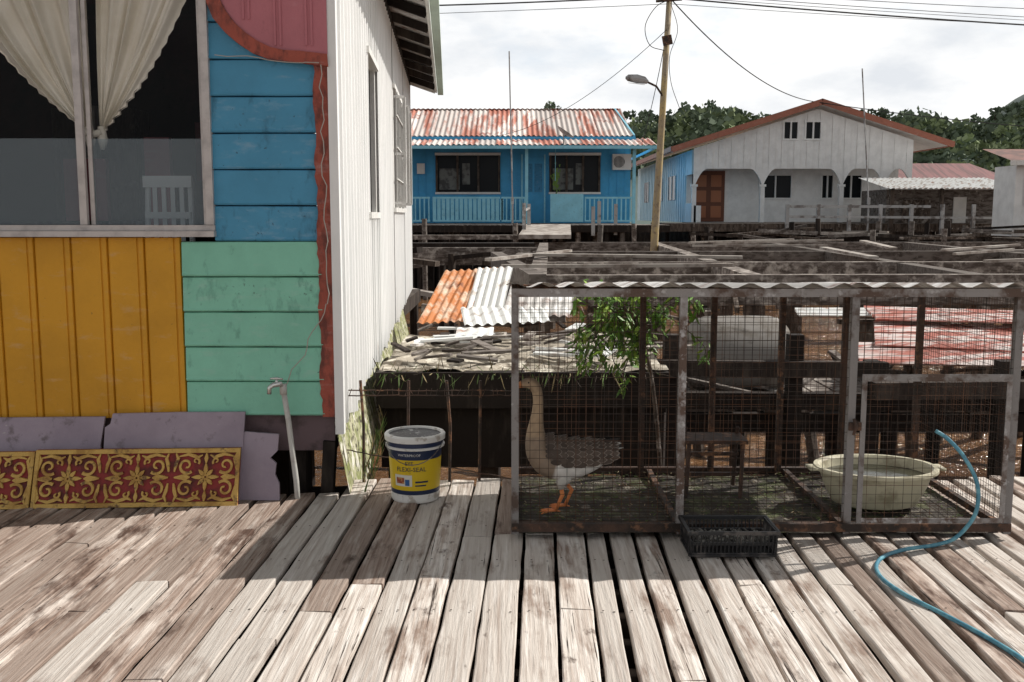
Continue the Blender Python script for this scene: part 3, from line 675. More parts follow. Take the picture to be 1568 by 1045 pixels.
for s,fx,fy in ((-1,-.02,-.045),(1,.035,.05)):
    hip=V((Gx+.035,Gy+s*.05,Gz+.205)); kn=V((Gx+.01+fx*.3,Gy+fy,Gz+.16)); hk=V((Gx+.035+fx,Gy+fy,Gz+.095)); ft=V((Gx+fx,Gy+fy,Gz+.012))
    b.tube([hip,kn,(kn+hk)/2],[.038,.028,.016],10,1); b.tube([(kn+hk)/2,hk,hk.lerp(ft,.5),ft],[.011,.0115,.0085,.010],8,0)
    toes=[]
    for a in (-.45,0,.45):
        tip=ft+V((-.085*math.cos(a),.085*math.sin(a),-.008)); mid=ft.lerp(tip,.5)+V((0,0,.004)); b.tube([ft,mid,tip],[.008,.007,.003],6,0); toes.append(tip)
    b.tube([ft,ft+V((.025,0,-.006))],[.006,.003],6,0)
    for t0,t1 in ((toes[0],toes[1]),(toes[1],toes[2])):
        m_=(t0+t1)/2+V((.015,0,.001)); b.add([ft,t0,m_,t1],[(0,1,2,3)],0)
b.obj('legs_webbed_feet',[M('goose_orange',(.75,.25,.08),[],.6,(.3,one,80),.1),M('thigh_feathers',(.6,.57,.52),[],.9,None,.1)],GO,True)
b=MB()
for s in (-1,1): b.tube([(Gx-.163,Gy+s*.026,Gz+.690),(Gx-.163,Gy+s*.0315,Gz+.691)],[.0055,.003],8)
b.obj('eyes',[M('eye_black',(.01,.01,.01),[],.1,None,0)],GO)

# ------------------------------------------------------------------ shrub behind cage
b=MB()
br=[]
root=V((1.02,6.45,-1.35))
stem=crom([root,(1.0,6.45,-.3),(.92,6.42,.5),(.82,6.4,.85),(.72,6.38,1.02)],6); b.tube(stem,[.020-.013*i/len(stem) for i in range(len(stem))],7,0)
for k in range(36):
    s=stem[R.randint(len(stem)*2//3,len(stem)-1)]
    e_=V((R.choice([R.gauss(.62,.14),R.gauss(.86,.16)]),6.4+R.uniform(-.16,.25),R.gauss(.87,.14)))
    mid=(s+e_)/2+V((0,0,.07)); c_=crom([s,mid,e_,e_+V((R.uniform(-.05,.05),0,-.09))],5); b.tube(c_,.003,4,0); br.append(c_)
def leaf(p,d,l,w_,m):
    d=d.normalized(); s=d.cross(V((R.uniform(-.4,.4),R.uniform(-1,1),1))).normalized(); n_=s.cross(d)
    vs=[p,p+d*l*.35+s*w_,p+d*l*.7+s*w_*.8-n_*.003,p+d*l,p+d*l*.7-s*w_*.8-n_*.003,p+d*l*.35-s*w_]
    b.add(vs,[(0,1,2,3),(0,3,4,5)],m)
for c_ in br:
    for k in range(30):
        p=c_[R.randint(4,len(c_)-1)]+V((R.gauss(0,.022),R.gauss(0,.03),R.gauss(0,.022)))
        leaf(p,V((R.uniform(-.7,.7),R.uniform(-.6,.6),-1+R.uniform(0,1.0))),R.uniform(.05,.09),R.uniform(.008,.014),R.choice([1,1,2]))
b.obj('leafy_shrub',[oldwood,M('leaf_green',(.11,.24,.03),[],.5,None,.5),M('leaf_light',(.30,.46,.07),[],.5,None,.4)])

# ------------------------------------------------------------------ old jetty slab
b=MB()
n=26; m_=18; vs=[]
for j in range(m_+1):
    for i in range(n+1):
        x=-1.02+2.2*i/n; y=7.4+2.5*j/m_
        vs.append((x,y,.42+.05*noise.noise(V((x*3,y*3,0)))+.02*R.random()))
b.add(vs,[(j*(n+1)+i,j*(n+1)+i+1,(j+1)*(n+1)+i+1,(j+1)*(n+1)+i) for j in range(m_) for i in range(n)],0,.5)
b.box(-1.02,1.18,7.36,7.48,.16,.43,1,.2); b.box(-1.02,1.18,7.5,9.9,.1,.30,1,.3)
for xx in (-.9,-.2,.5,1.1):
    for yy in (7.6,9.6): b.tube([(xx,yy,-2),(xx+.02,yy,.3)],.08,8,1)
b.box(-1.0,1.15,7.46,7.5,-.32,.15,1,.1)
for k in range(60):
    x=R.uniform(-.95,1.0);y=R.uniform(7.5,9.8);a=R.uniform(-.6,.6)+(math.pi/2 if R.random()<.3 else 0);l=R.uniform(.1,.6)
    b.beam((x,y,.47+R.uniform(0,.05)),(x+l*math.cos(a),y+l*math.sin(a)*.6,.48+R.uniform(0,.08)),R.uniform(.03,.12),.02,R.choice([2,2,3,1]))
b.obj('old_jetty',[rubble,darkwood,greywood,whitesheet])
# weeds and roots hanging from the jetty edge and growing along the house skirt
b=MB()
for k in range(420):
    if k<260: p=V((R.uniform(-1.0,1.1),7.35+R.uniform(-.03,.12),.43)); d=V((R.uniform(-.4,.4),R.uniform(-.8,.1),R.uniform(-1,.5)))
    else:
        s=R.uniform(0,2.6); p=WP(s,R.uniform(-.15,.1),.14); d=V((R.uniform(-.2,.5),R.uniform(-.4,.4),1))
    l=R.uniform(.05,.17); leaf(p,d,l,R.uniform(.002,.006),R.choice([0,0,1,2]))
b.obj('weeds',[M('weed_green',(.10,.16,.04),[],.7,None,.5),M('weed_dry',(.30,.24,.13),[],.8,None,.5),oldwood])

b=MB(); b.sheet((-1.02,10.6,.45),(1,.15,.04),(.18,.7,.38),.62,1.1,.085,.014,0,.6,3,.01); b.obj('rusty_corrugated_sheet',[orangesheet])
b=MB()
b.sheet((-.52,10.7,.50),(1,-.2,.05),(.1,.7,.40),.42,1.0,.085,.013,0,.6,3,.01)
b.obj('white_corrugated_sheet',[whitesheet])
b=MB(); b.sheet((-.45,9.4,.56),(1,.25,.02),(-.1,1,.12),.85,.8,.1,.013,0,.7,3,.02); b.obj('white_corrugated_sheet',[whitesheet])
b=MB(); b.sheet((-.1,10.0,.62),(1,-.1,-.04),(.1,1,.25),.7,.9,.1,.013,0,.7,3,.02); b.obj('grey_corrugated_sheet',[sheetm])
b=MB(); b.sheet((-.52,8.9,.51),(1,.1,.0),(.0,1,.06),.35,.5,.1,.006,0,.9,2,.02);b.obj('white_corrugated_sheet',[whitesheet])

b=MB()
for k in range(24):
    x=1.3+k*.22; b.box(x,x+.19,8.5+R.uniform(-.1,.1),10.2+R.uniform(-.3,.3),-.09,-.05,0)
b.box(1.2,6.8,8.45,8.6,-.26,-.10,1); b.box(1.2,6.8,9.9,10.05,-.26,-.10,1)
for xx in (1.3,2.3,3.3,4.3,5.3,6.3):
    for yy in (8.52,10.0): b.tube([(xx,yy,-2),(xx+R.uniform(-.04,.04),yy,-.1)],.075,8,1)
b.beam((1.0,8.1,.36),(3.1,8.15,.33),.1,.13,1); b.beam((1.2,8.3,.05),(4.6,8.35,.02),.1,.14,1); b.beam((2.9,7.9,.2),(6,8.2,.18),.12,.14,1)
for xx in (1.32,2.35,3.0,4.1): b.beam((xx,8.2,-1.6),(xx,8.2,.62 if xx<3 else .4),.12,.12,1)
for k in range(30):
    x=R.uniform(1.3,6);y=R.uniform(8.5,10.2);a=R.uniform(0,3.1);l=R.uniform(.3,1.3); b.beam((x,y,R.uniform(-.04,.05)),(x+l*math.cos(a),y+l*math.sin(a)*.5,R.uniform(-.04,.22)),R.uniform(.04,.12),.03,R.choice([0,0,1]))
b.obj('old_platform',[greywood,darkwood])
b=MB(); cxx,cyy,czz=2.16,9.5,.27
pts=[];rd=[]
for t,rr in ((-.50,.02),(-.49,.18),(-.45,.29),(-.38,.35),(-.30,.37),(-.0,.378),(.31,.37),(.39,.35),(.46,.29),(.49,.18),(.50,.02)): pts.append((cxx+t,cyy+t*.1,czz)); rd.append(rr)
b.tube(pts,rd,28); b.beam((cxx-.3,cyy-.3,-.07),(cxx-.3,cyy+.3,-.07),.08,.08);b.beam((cxx+.3,cyy-.3,-.07),(cxx+.3,cyy+.3,-.07),.08,.08)
b.obj('water_tank',[M('tank_grey',(.22,.205,.19),[((.12,.10,.08),one,3,.45,.62),((.06,.05,.04),(1,1,3),4,.56,.7)],.8,None,.05)],smooth=True)
for (p,u,v_,lu,lv,mt) in (((3.35,9.1,.42),(.35,1,0),(1,-.25,-.02),2.1,3.0,redsheet),((3.9,10.6,.50),(.25,1,0),(1,-.2,-.01),1.5,3.2,redsheet),((3.0,8.5,.34),(.3,1,.05),(1,-.15,0),1.0,3.4,redsheet),((3.3,11.4,.46),(.2,1,.02),(1,-.1,0),.7,2.2,whitesheet),((6.0,9.0,.38),(.2,1,0),(1,-.2,0),2.5,2.6,redsheet)):
    b=MB(); b.sheet(p,V(u),V(v_),lu,lv,.16,.022,0,R.random(),4,.01); b.obj('fallen_roof_sheet',[mt])
b=MB()
for k in range(12):
    x=R.uniform(.2,7.5);y=R.uniform(11,13.5);a=R.uniform(0,3.1);l=R.uniform(.8,2.4);z=R.uniform(.0,.4)
    b.beam((x,y,z),(x+l*math.cos(a),y+l*math.sin(a)*.4,z+R.uniform(-.2,.3)),R.uniform(.06,.14),R.uniform(.03,.1),R.choice([0,1]))
for k in range(12):
    x=.4+k*.63; b.tube([(x,R.uniform(11,13.5),-1.7),(x+R.uniform(-.08,.08),12.2,R.uniform(-.1,.4))],.07,7,1)
b.obj('timber_debris',[greywood,oldwood])

# beam frame
palewood=M('pale_timber',(.46,.42,.38),[((.22,.18,.155),one,3,.45,.6)],.9,(.4,one,10),.3)
b=MB(); zt=.78
def bm_(x0,y0,x1,y1,dz=0,m=0,h=.42,w_=.24): b.beam((x0,y0,zt-h/2+dz),(x1,y1,zt-h/2+dz),w_,h,m)
for y,x1_ in ((13.8,20),(17.5,22),(23,24),(31,26)): bm_(.3+(y-14)*.02,y,x1_,y+.5,R.uniform(-.02,.02))
for x in (.35,3.4,6.6,10.4,14.8): bm_(x,13.9,x*1.12+.6,31,-.01,0,.38,.26)
bm_(-.35,22,.35,13.6,.02); bm_(-3,24,.6,24.2,.05)
for x in (.4,1.9,3.4,5.0,6.6,8.4,10.4,12.5,14.8,17):
    for y in (13.9,17.6,23.1,31): b.box(x-.13,x+.13,y-.08,y+.14,-2,zt-.43,1)
for k in range(11):
    x=R.uniform(.5,13);y=R.uniform(14,30);l=R.uniform(1.5,4);a=R.choice([0,.1,1.5,-.3,.5]); b.beam((x,y,zt+.04),(x+l*math.cos(a),y+l*math.sin(a),zt+.06+R.uniform(0,.10)),R.uniform(.06,.2),.05,2)
b.beam((-.15,14.6,.86),(3.4,15.3,.84),.12,.05,2); b.beam((.1,19,.86),(4.2,18.2,.84),.3,.05,2); b.beam((-.4,17,.85),(1.2,21,.86),.14,.05,2)
b.obj('beam_frame_platform',[greywood,oldwood,palewood])

b=MB()
b.box(-8,5.6,35.6,37.9,1.12,1.26,0); b.box(-8,5.6,35.5,35.6,1.0,1.24,1)
b.box(5.8,30,38.5,41.9,1.16,1.30,0); b.box(5.8,30,38.4,38.5,.98,1.28,2)
b.beam((1.0,30.5,.95),(1.3,36,1.22),1.6,.12,3); b.beam((-6,27,.8),(.6,27.1,.8),.8,.12,1); b.beam((-6,32,.9),(1,32.3,.9),.6,.14,0)
b.box(-9,5.6,40.2,40.3,-1.6,1.1,1); b.box(5.7,34,44.2,44.3,-1.6,1.12,1)  # dark back boards added under both houses, standing in for shade
for k in range(120):
    x=R.uniform(-8,28); y=R.choice([35.7,37.5,38.6,40,45]) if x<5.6 else R.choice([38.6,40.5,43,46]); b.tube([(x,y,-1.6),(x+R.uniform(-.1,.1),y,1.1)],.09,6,R.choice([1,1,0]))
for k in range(30):
    x=R.uniform(-4,24); y=R.uniform(31,37); t=R.uniform(.7,1.5); b.tube([(x,y,-1.6),(x+R.uniform(-.15,.15),y,t)],.09,6,R.choice([1,0]))
for k in range(46):
    x=R.uniform(6,24); y=R.uniform(31,37.8); l=R.uniform(1,3.5); z=R.uniform(.6,1.15); b.beam((x,y,z),(x+l,y+R.uniform(-1,1),z+R.uniform(-.25,.25)),R.uniform(.08,.3),R.uniform(.05,.14),R.choice([0,1,1,2,3]))
for k in range(9):
    x=R.uniform(-4.5,-.6); y=R.uniform(17,33); l=R.uniform(1,3); z=R.uniform(0,.9); b.beam((x,y,z),(x+l*.7,y+R.uniform(-2,2),z+R.uniform(-.25,.25)),R.uniform(.08,.25),.1,R.choice([0,1,2,3])); b.tube([(x,y,-1.6),(x,y,z+.1)],.09,6,1)
b.obj('pile_walkway',[greywood,darkwood,oldwood,palewood])
b=MB(); gr=M('grey_rail_paint',(.46,.46,.46),[((.2,.18,.17),one,3,.5,.6)],.6,None,.2)
for x,y,h in ((.4,33,2.0),(.6,35.5,2.0),(3.1,35.7,2.1),(3.7,35.8,2.0),(2.8,34.6,1.9)): b.beam((x,y,.9),(x,y,h),.12,.12)
b.beam((.4,33,1.75),(.6,35.5,1.85),.06,.06)
for x in [10.2+k*1.15 for k in range(8)]: b.beam((x,37.2,.9),(x,37.2,2.0),.12,.12)
b.beam((10.2,37.2,1.92),(15.5,37.2,1.92),.08,.1); b.beam((10.2,37.2,1.55),(18.3,37.2,1.5),.07,.09)
b.obj('pipe_handrail',[gr])

# ------------------------------------------------------------------ blue house
BH=empty('blue_house',(0,40,1.28))
hb=paint('house_blue',(.06,.38,.70),None,.66); hbl=paint('house_light_blue',(.28,.64,.80)); wb=whitep
b=MB(); yw=39.5
def wallcut(b,x0,x1,z0,z1,y,holes,m):
    xs=sorted(set([x0,x1]+[h[0] for h in holes]+[h[1] for h in holes]))
    for a,c_ in zip(xs[:-1],xs[1:]):
        hs=[h for h in holes if h[0]<=a+1e-4 and h[1]>=c_-1e-4]
        if not hs: b.box(a,c_,y,y+.12,z0,z1,m,.5)
        else:
            h=hs[0]; b.box(a,c_,y,y+.12,z0,h[2],m,.5); b.box(a,c_,y,y+.12,h[3],z1,m,.5)
holes=[(-2.95,-.50,2.5,3.92),(1.50,3.42,2.5,3.92)]
wallcut(b,-6.5,4.64,1.28,4.6,yw,holes,0)
b.box(4.52,4.64,yw+.12,46.5,1.28,4.6,0,.6); b.box(-6.5,4.6,46.4,46.5,1.28,4.6,0)
x=-6.4
while x<4.5:
    if not any(h[0]-.1<x<h[1]+.1 for h in holes): b.box(x,x+.03,yw-.02,yw-.003,1.3,4.4,0,.2)
    x+=.3
b.obj('walls',[hb],BH)
b=MB()
for h in holes:
    b.box(h[0],h[1],yw+.08,yw+.1,h[2],h[3],1,.5)
    for xx in (h[0],(h[0]*2+h[1])/3,(h[0]+2*h[1])/3,h[1]): b.box(xx-.04,xx+.04,yw-.05,yw+.07,h[2],h[3],0,.3)
    b.box(h[0]-.06,h[1]+.06,yw-.06,yw+.07,h[2]-.08,h[2],2,.3); b.box(h[0]-.06,h[1]+.06,yw-.06,yw+.07,h[3],h[3]+.1,2,.3)
    b.box(h[0]+.1,h[0]+.9,yw+.06,yw+.079,h[2]+.1,h[3]-.5,3,.3); b.box(h[0]+1.0,h[0]+1.3,yw+.06,yw+.079,h[2]+.3,h[3]-.3,3,.3)  # flat grey panels just in front of the dark glass
b.obj('windows',[oldwood,darkglass,wb,M('window_grey_panel',(.16,.17,.16),[((.05,.05,.05),one,3,.45,.55)],.5,None,.1)],BH)
b=MB(); b.box(.42,1.25,yw-.05,yw-.01,1.30,3.85,0,.3); b.box(.36,.42,yw-.07,yw-.01,1.3,3.95,1); b.box(1.25,1.31,yw-.07,yw-.01,1.3,3.95,1); b.box(.5,.8,yw-.06,yw-.052,2.5,3.6,2);b.box(.88,1.18,yw-.06,yw-.052,2.5,3.6,2); b.obj('door',[hb,hbl,paint('door_panel_blue',(.04,.24,.45))],BH)
b=MB()
for xx in (-3.8,.55,4.6): b.box(xx-.06,xx+.06,37.95,38.07,1.28,4.1,0,.5)
b.box(-6.5,4.7,37.9,39.5,1.2,1.29,2,.5); b.box(-6.5,4.75,37.88,37.95,1.02,1.27,3,.5)
def rail(x0,x1,solid):
    b.box(x0,x1,37.96,38.03,2.22,2.29,0,.6); b.box(x0,x1,37.96,38.03,1.36,1.42,0,.6)
    x=x0
    while x<x1:
        b.box(x,x+(.13 if solid else .05),37.98,38.01,1.42,2.22,1 if solid else 0,R.random()); x+=.17
rail(-6.4,-3.1,False); rail(-3.0,-.45,True); rail(-.4,.5,False); rail(2.75,4.55,False)
b.box(1.45,2.7,37.97,38.02,1.35,2.4,1,.6)
b.obj('veranda',[hbl,hbl,greywood,wb],BH)
roofm=M('rusty_stripe_roof',(.68,.61,.57),[((.45,.16,.105),(1.1,.12,.12),2.0,.46,.56),((.30,.10,.07),(.5,.5,.5),1.5,.58,.68),((.78,.74,.70),(3,.3,.3),1,.58,.66)],.6,None,.25)
b=MB()
x=-7.0
while x<4.55:
    l=min(.82,4.66-x); b.sheet((x,39.0,4.62+R.uniform(0,.02)),(1,0,0),(-.06 if x>3 else 0,4.2,1.45),l,4.45,.2,.025,0,R.random()); x+=.8
x=-7.0
while x<5.2:
    l=min(.82,5.36-x); b.sheet((x,37.3,4.17+R.uniform(0,.02)),(1,0,0),(0,1.9,.36),l,1.98,.2,.025,0,R.random()); x+=.8
b.sheet((4.5,47.0,4.6),(-1,0,0),(0,-4,1.45),11.5,4.3,.2,.02,0,.5)
b.box(-7,5.4,37.24,37.29,4.03,4.15,1,.6); b.box(-7,4.75,38.93,38.98,4.47,4.60,2,.6); b.box(5.36,5.4,37.3,46,4.06,4.16,1,.4)
b.beam((4.7,39,4.6),(4.35,43.1,6.02),.06,.16,1)
b.add([(4.6,39.6,4.55),(4.6,46.5,4.55),(4.4,43.1,5.95)],[(0,1,2)],2)
b.obj('roof',[roofm,hbl,hb],BH)
b=MB(); b.box(3.9,4.62,39.1,39.45,3.35,3.95,0,.5)
b.tube([(4.14,39.08,3.65),(4.14,39.1,3.65)],.22,20,1); 
for k in range(9): b.box(3.93+k*.047,3.945+k*.047,39.06,39.08,3.42,3.88,0,.3)
b.obj('air_conditioner',[plastic_w,darkglass],BH)
b=MB()
b.box(-3.7,-3.4,39.3,39.4,3.2,3.6,1)
for k in range(60):
    p=V((1.65+R.gauss(0,.08),38.4,2.95+R.gauss(0,.22))); b.add([p,p+V((.07,0,.03)),p+V((.05,.02,-.1))],[(0,1,2)],2)
b.tube([(1.65,38.4,2.9),(1.65,38.4,4.1)],.012,5,0)
b.obj('porch_items',[hbl,wb,M('hanging_plant_green',(.14,.24,.05),[],.8,None,.3)],BH)
D_=empty('satellite_dish',(1.9,37.3,4.3)); b=MB(); n=18
vs=[V((1.9,37.3,4.55))+Matrix.Rotation(.6,3,'Y')@V((.38*rr*math.cos(a),.38*rr*math.sin(a),.12*rr*rr)) for rr in (.01,.5,1) for a in [2*math.pi*i/n for i in range(n)]]
b.add(vs,[(k*n+i,k*n+(i+1)%n,(k+1)*n+(i+1)%n,(k+1)*n+i) for k in range(2) for i in range(n)],0)
b.beam((1.9,37.3,4.15),(1.9,37.3,4.55),.04,.04); b.obj('dish',[gr],D_)
def aerial(name,p,h,lean):
    b=MB(); b.tube([p,(p[0]+lean,p[1],p[2]+h)],.025,6)
    b.box(p[0]-.05,p[0]+.05,p[1]-.05,p[1]+.05,p[2],p[2]+.25); b.tube([(p[0],p[1],p[2]),(p[0],p[1],p[2]-3)],.035,6); b.obj(name,[gr])
aerial('antenna_pole',(.02,36.5,2.0),5.4,-.12); aerial('antenna_pole',(13.2,37.2,2.0),4.9,-.45)

# ------------------------------------------------------------------ white house
WH=empty('white_house',(12.2,46,1.3))
ww=paint('house_white',(.84,.84,.83),(.56,.54,.51),.66); lb=paint('pale_blue_wall',(.50,.74,.86),(.34,.50,.58),.64)
yf=42.0; cols_=[7.6,10.45,13.75,15.5,16.65]
def roofz(x): return 6.08-abs(x-12.65)*.315
def botz(x):
    d=min(abs(x-c_) for c_ in cols_)
    return 3.52-.75*max(0,1-d/.55)**2
b=MB(); xs=[7.55+i*.065 for i in range(int((16.7-7.55)/.065)+1)]
gh=[(11.25,11.85,4.75,5.42),(12.15,12.8,4.75,5.42)]
for a,c_ in zip(xs[:-1],xs[1:]):
    q=.018 if int(a/.26)%2 else 0
    hs=[h for h in gh if h[0]-.04<a and c_<h[1]+.04]
    segs=[(botz(a),botz(c_),roofz(a)-.12,roofz(c_)-.12)] if not hs else [(botz(a),botz(c_),hs[0][2],hs[0][2]),(hs[0][3],hs[0][3],roofz(a)-.12,roofz(c_)-.12)]
    for (p0,p1,t0,t1) in segs:
        b.add([(a,yf-q,p0),(c_,yf-q,p1),(c_,yf-q,t1),(a,yf-q,t0),(a,yf+.1,p0),(c_,yf+.1,p1)],[(0,1,2,3),(4,5,1,0)],0,.35+.3*(int(a/.26)%2))
holes=[(7.8,9.2,1.33,3.50),(10.7,12.1,2.35,3.3),(13.4,13.9,2.35,3.3),(14.2,15.15,2.35,3.3)]
wallcut(b,7.55,16.7,1.3,4.3,yf+1.6,holes,0)
b.box(7.5,7.6,yf+1.7,60,1.3,4.3,1,.5)
b.box(7.5,7.58,yf+.1,yf+1.6,1.3,2.1,1,.5); b.box(7.5,7.58,yf+.1,yf+1.6,3.3,4.3,1,.5)
b.box(16.6,16.7,yf+1.7,60,1.3,4.3,0,.5)
x=yf+2
while x<59: b.box(7.47,7.497,x,x+.04,1.3,4.2,1,.2); x+=.6
b.obj('walls',[ww,lb],WH)
b=MB()
for c_ in cols_: b.box(c_-.09,c_+.09,yf-.02,yf+.14,1.3,2.85,0,.5); b.box(c_-.14,c_+.14,yf-.05,yf+.17,2.78,2.88,0,.6)
b.box(7.4,16.8,yf-.1,yf+1.7,1.18,1.31,1,.5)
b.box(7.6,7.9,yf-.02,yf+.05,1.3,2.0,0)
for k in range(14): b.box(15.5+k*.085,15.54+k*.085,yf,yf+.04,1.3,2.2,2)
b.box(15.45,16.7,yf-.01,yf+.05,2.2,2.28,2)
b.obj('porch_columns',[ww,greywood,paint('rail_cream',(.62,.55,.38))],WH)
b=MB()
for h in holes[1:]+gh:
    y=yf+1.6 if h in holes else yf
    b.box(h[0],h[1],y+.06,y+.08,h[2],h[3],1,.5)
    for xx in (h[0],(h[0]+h[1])/2,h[1]): b.box(xx-.03,xx+.03,y-.04,y+.05,h[2],h[3],0,.3)
    b.box(h[0]-.05,h[1]+.05,y-.05,y+.05,h[3],h[3]+.07,0); b.box(h[0]-.05,h[1]+.05,y-.05,y+.05,h[2]-.07,h[2],0)
for (ya,yb_) in ((46,48),(50,52),(55,56.5)):
    b.box(7.46,7.49,ya,yb_,2.3,3.4,1,.4)
    for yy in (ya,(ya+yb_)/2,yb_): b.box(7.43,7.47,yy-.05,yy+.05,2.3,3.4,0)
b.obj('windows',[ww,darkglass],WH)
b=MB(); b.box(7.8,9.2,yf+1.55,yf+1.62,1.33,3.5,0,.5)
for i in range(2):
    for j in range(3): b.box(7.95+i*.65,8.40+i*.65,yf+1.52,yf+1.548,1.5+j*.66,2.0+j*.66,1,.5)
b.obj('door',[M('door_brown',(.15,.05,.025),[],.6,None,.1),M('door_panel',(.36,.13,.06),[],.6,None,.1)],WH)
terra=paint('terracotta_fascia',(.38,.14,.09)); 
b=MB(); ap=V((12.65,yf-.55,6.22))
for s,ex in ((-1,6.55),(1,18.1)):
    e_=V((ex,yf-.55,6.22-abs(ex-12.65)*.315))
    b.beam(ap+V((0,0,-.03)),e_+V((0,0,-.03)),.06,.24,1,.6)
    vs=[ap+V((0,0,.1)),ap+V((0,18.5,.1)),e_+V((0,18.5,.1)),e_+V((0,0,.1))]; b.add(vs,[(0,1,2,3)],0,.5)
    vs=[q+V((0,.03,-.17)) for q in vs]; b.add(vs,[(0,1,2,3)],2,.5)
    b.beam(e_,e_+V((0,18.5,0)),.08,.2,1,.4)
b.obj('roof',[M('terracotta_roof',(.34,.14,.10),[((.20,.08,.06),one,1,.45,.6)],.8,None,.1),terra,ww],WH)

# ------------------------------------------------------------------ right hand buildings
S=empty('tin_shed',(16.5,38.5,1.2)); b=MB()
b.box(14.6,18.9,39.2,42,1.2,2.6,0,.4); b.box(14.3,14.45,38,38.15,.8,2.6,1);b.box(16.2,16.32,38,38.12,.8,2.6,1); b.box(18.6,18.75,38,38.15,.8,2.6,1)
b.box(15.2,16.3,39.14,39.19,1.3,2.2,1);b.box(17.2,17.7,39.14,39.19,1.3,2.3,2); b.obj('walls',[greywood,oldwood,whitep],S)
b=MB(); b.sheet((14.0,37.6,2.60),(1,0,0),(0,3.2,.50),5.2,3.2,.2,.025,0,.9); b.obj('roof',[whitesheet],S)
S=empty('red_roofed_house',(21,52,1.3)); b=MB(); b.box(19,25,50.2,56,1.2,3.2,0); b.box(20,21,50.1,50.18,1.9,2.8,1); b.obj('walls',[ww,darkglass],S)
b=MB(); vs=[(18.6,49.6,3.1),(25.4,49.6,3.1),(24,53,4.3),(20,53,4.3),(18.6,56.5,3.1),(25.4,56.5,3.1)]; b.add(vs,[(0,1,2,3),(5,4,3,2),(4,0,3),(1,5,2)],0); b.obj('roof',[M('maroon_roof',(.27,.13,.13),[((.16,.09,.09),(6,.5,.5),1,.45,.6)],.8,None,.1)],S)
S=empty('white_cottage',(18.5,34,1.2)); b=MB(); b.box(16.75,22,33.5,35,.9,3.25,0,.6); b.box(16.7,16.95,33.42,33.49,.9,3.2,0,.3); b.box(17.1,17.9,33.4,33.48,1.9,2.8,1); b.obj('walls',[ww,darkglass],S)
b=MB(); b.beam((16.3,33.0,3.3),(22,33.0,3.35),.08,.16,1); vs=[(16.3,33,3.38),(22.5,33,3.4),(22.5,35.5,3.9),(16.5,35.5,3.9)]; b.add(vs,[(0,1,2,3)],0); b.obj('roof',[M('brown_red_roof',(.24,.12,.10),[((.14,.08,.07),one,2,.45,.6)],.8,None,.1),whitep],S)

# ------------------------------------------------------------------ street lamp + cables
S=empty('street_lamp',(4.0,28,-1.3)); b=MB()
ym=M('yellowed_pole',(.50,.38,.18),[((.34,.28,.2),(1,1,.4),3,.45,.6),((.22,.17,.12),one,8,.6,.7)],.8,(.3,one,12),.05)
b.tube([(3.90,28,-1.6),(4.0,28,1.2),(4.14,28,4.3),(4.31,28,8.2)],[.115,.11,.09,.075],12); b.obj('pole',[ym],S,True)
b=MB(); b.tube([(4.13,27.95,4.85),(3.95,27.9,5.1),(3.65,27.8,5.22)],.03,8)
b.tube([(3.70,27.82,5.2),(3.60,27.8,5.25),(3.40,27.75,5.28),(3.15,27.7,5.30),(3.08,27.7,5.30)],[.05,.10,.12,.09,.03],12,1); b.add([(3.62,27.68,5.12),(3.62,27.92,5.14),(3.16,27.82,5.18),(3.16,27.6,5.16)],[(0,1,2,3)],2)
b.beam((4.1,27.9,6.3),(4.35,27.9,6.35),.08,.25,0); b.beam((3.9,27.9,7.35),(4.6,27.9,7.4),.06,.06,0)
b.obj('lamp_head',[rust,gr,plastic_w],S)
b=MB()
def cable(p,q,sag,rr=.018,n=24):
    p=V(p);q=V(q); b.tube([p.lerp(q,i/n)-V((0,0,sag*4*(i/n)*(1-i/n))) for i in range(n+1)],rr,5,cap=False)
T_=(4.28,27.95,7.45)
cable((-22,22,6.3),(4.25,27.95,7.5),.35,.02); cable((-22,24,6.8),(4.25,28,7.7),.25,.010); cable((-22,24,7.2),(4.25,28,7.6),.2,.010); cable((-22,30,7.1),(4.25,28,7.3),.15,.008)
cable(T_,(34,27,6.0),.35,.022); cable((4.28,28,7.6),(36,34,7.5),.25,.010); cable((4.28,28,7.7),(36,34,8.0),.25,.010); cable((4.28,28,7.5),(36,36,7.6),.15,.008); cable((4.3,28,7.3),(36,40,8.7),.25,.008)
cable(T_,(12.3,41.5,6.2),.55,.018); cable((12.3,41.5,6.2),(30,36,4.3),.4,.018); cable((4.3,28,7.0),(4.9,38.5,4.2),.3,.012); cable((4.2,27.9,6.6),(-.5,38.5,4.6),.5,.009)
b.tube(crom([(4.28,27.9,7.4),(3.9,27.9,7.2),(3.62,27.9,6.7),(3.75,27.9,6.2),(4.15,27.9,6.05)]),.011,5); b.tube(crom([(4.3,27.9,7.3),(4.5,27.9,6.6),(4.3,27.9,5.9),(4.35,27.9,5.2),(4.6,27.9,4.5)]),.009,5)
b.obj('power_cables',[M('cable_black',(.02,.02,.02),[],.7,None,0)])

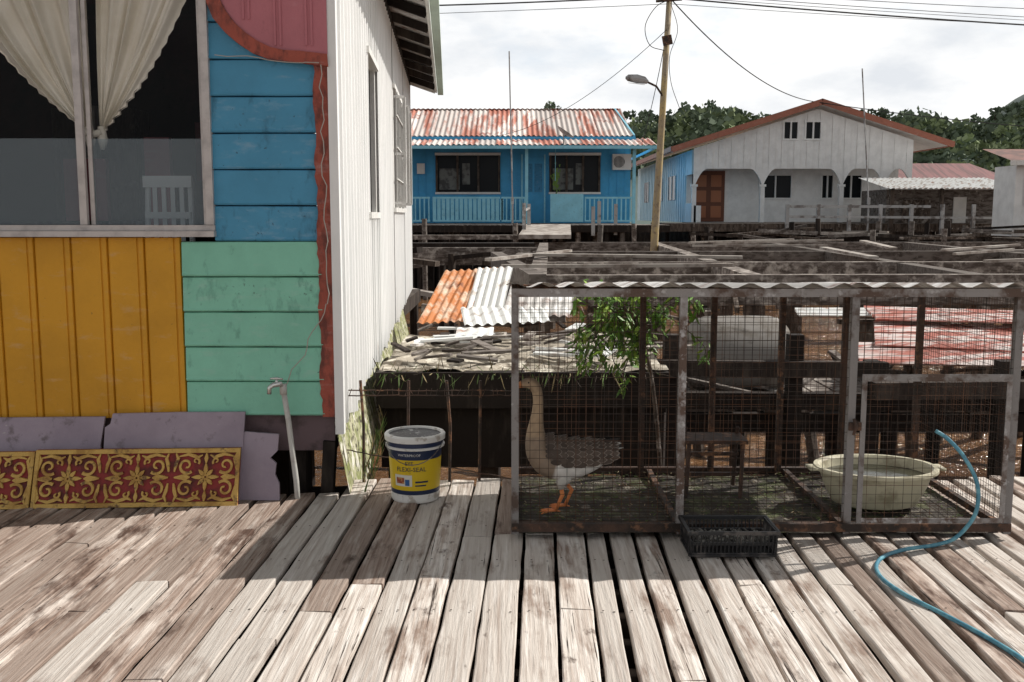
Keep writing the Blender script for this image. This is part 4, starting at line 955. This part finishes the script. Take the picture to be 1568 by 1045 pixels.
# ------------------------------------------------------------------ hills and forest
def hz(x,y):
    rid=23.5*math.exp(-((y-235)/60)**2)*(1/(1+math.exp(-(x-12)/7)))*(1+.14*math.sin(x*.06+1)+.08*math.sin(x*.17))
    rid*= (1-.18/(1+math.exp(-(x-75)/9)))
    far=75*math.exp(-((y-640)/150)**2)*(1/(1+math.exp(-(x-215)/38)))*(1+.22*math.sin(x*.02)+.1*math.sin(x*.06))
    near=7*math.exp(-((y-120)/25)**2)*(1/(1+math.exp(-(x-30)/6)))
    return max(rid,far,near)-2.2
b=MB(); xs=[-120+i*10 for i in range(80)]; ys=[80+j*12 for j in range(70)]; vs=[(x,y,hz(x,y)) for y in ys for x in xs]; n=len(xs)
b.add(vs,[(j*n+i,j*n+i+1,(j+1)*n+i+1,(j+1)*n+i) for j in range(len(ys)-1) for i in range(n-1)],0,.5)
b.obj('hills',[M('hill_ground',(.08,.11,.09),[((.11,.145,.135),one,.05,.4,.6)],.95,None,0)],smooth=True,loc=(0,200,-2))
b=MB()
def clump(c_,rad,nl,ls,m):
    base=R.random()
    for k in range(nl):
        while True:
            d=V((R.uniform(-1,1),R.uniform(-1,1),R.uniform(-.6,1)))
            if .25<d.length<1: break
        p=c_+V((d.x*rad,d.y*rad,d.z*rad*.85)); s=ls*R.uniform(.6,1.3)
        a=V((R.uniform(-1,1),R.uniform(-1,1),R.uniform(-.3,.3))).normalized()*s; e2=V((R.uniform(-.6,.6),R.uniform(-1,.2),R.uniform(.2,1))).normalized()*s
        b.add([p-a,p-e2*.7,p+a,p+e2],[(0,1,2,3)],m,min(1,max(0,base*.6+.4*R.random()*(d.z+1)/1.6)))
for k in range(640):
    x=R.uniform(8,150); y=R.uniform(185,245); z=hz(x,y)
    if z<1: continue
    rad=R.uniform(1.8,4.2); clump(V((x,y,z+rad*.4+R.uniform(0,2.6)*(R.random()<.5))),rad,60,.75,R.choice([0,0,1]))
for k in range(170):
    x=R.uniform(36,90); y=R.uniform(100,130); z=hz(x,y); rad=R.uniform(1.4,2.8); clump(V((x,y,z+rad*.5)),rad,70,.45,R.choice([0,1,1]))
for k in range(40):
    x=R.uniform(14,120); z=hz(x,232); b.tube([(x,232,z),(x+R.uniform(-.5,.5),232,z+R.uniform(3.5,6))],.15,5,2); clump(V((x,232,z+R.uniform(4.5,6))),R.uniform(1,1.8),30,.6,0)
clump(V((8.2,210,22.0+1)),2.2,70,.6,0); clump(V((10.5,210,21.5)),2.0,60,.6,0)
b.tube([(8.2,210,0),(8.2,210,22)],.3,6,2); b.tube([(10.5,210,0),(10.5,210,21)],.3,6,2)
b.obj('hillside_forest',[M('forest_dark_hazed',(.17,.21,.15),[],.9,None,.5,spec=.1),M('forest_light_hazed',(.27,.32,.18),[],.9,None,.45,spec=.1),oldwood])  # leaf colours lightened and greyed to paint in distance haze
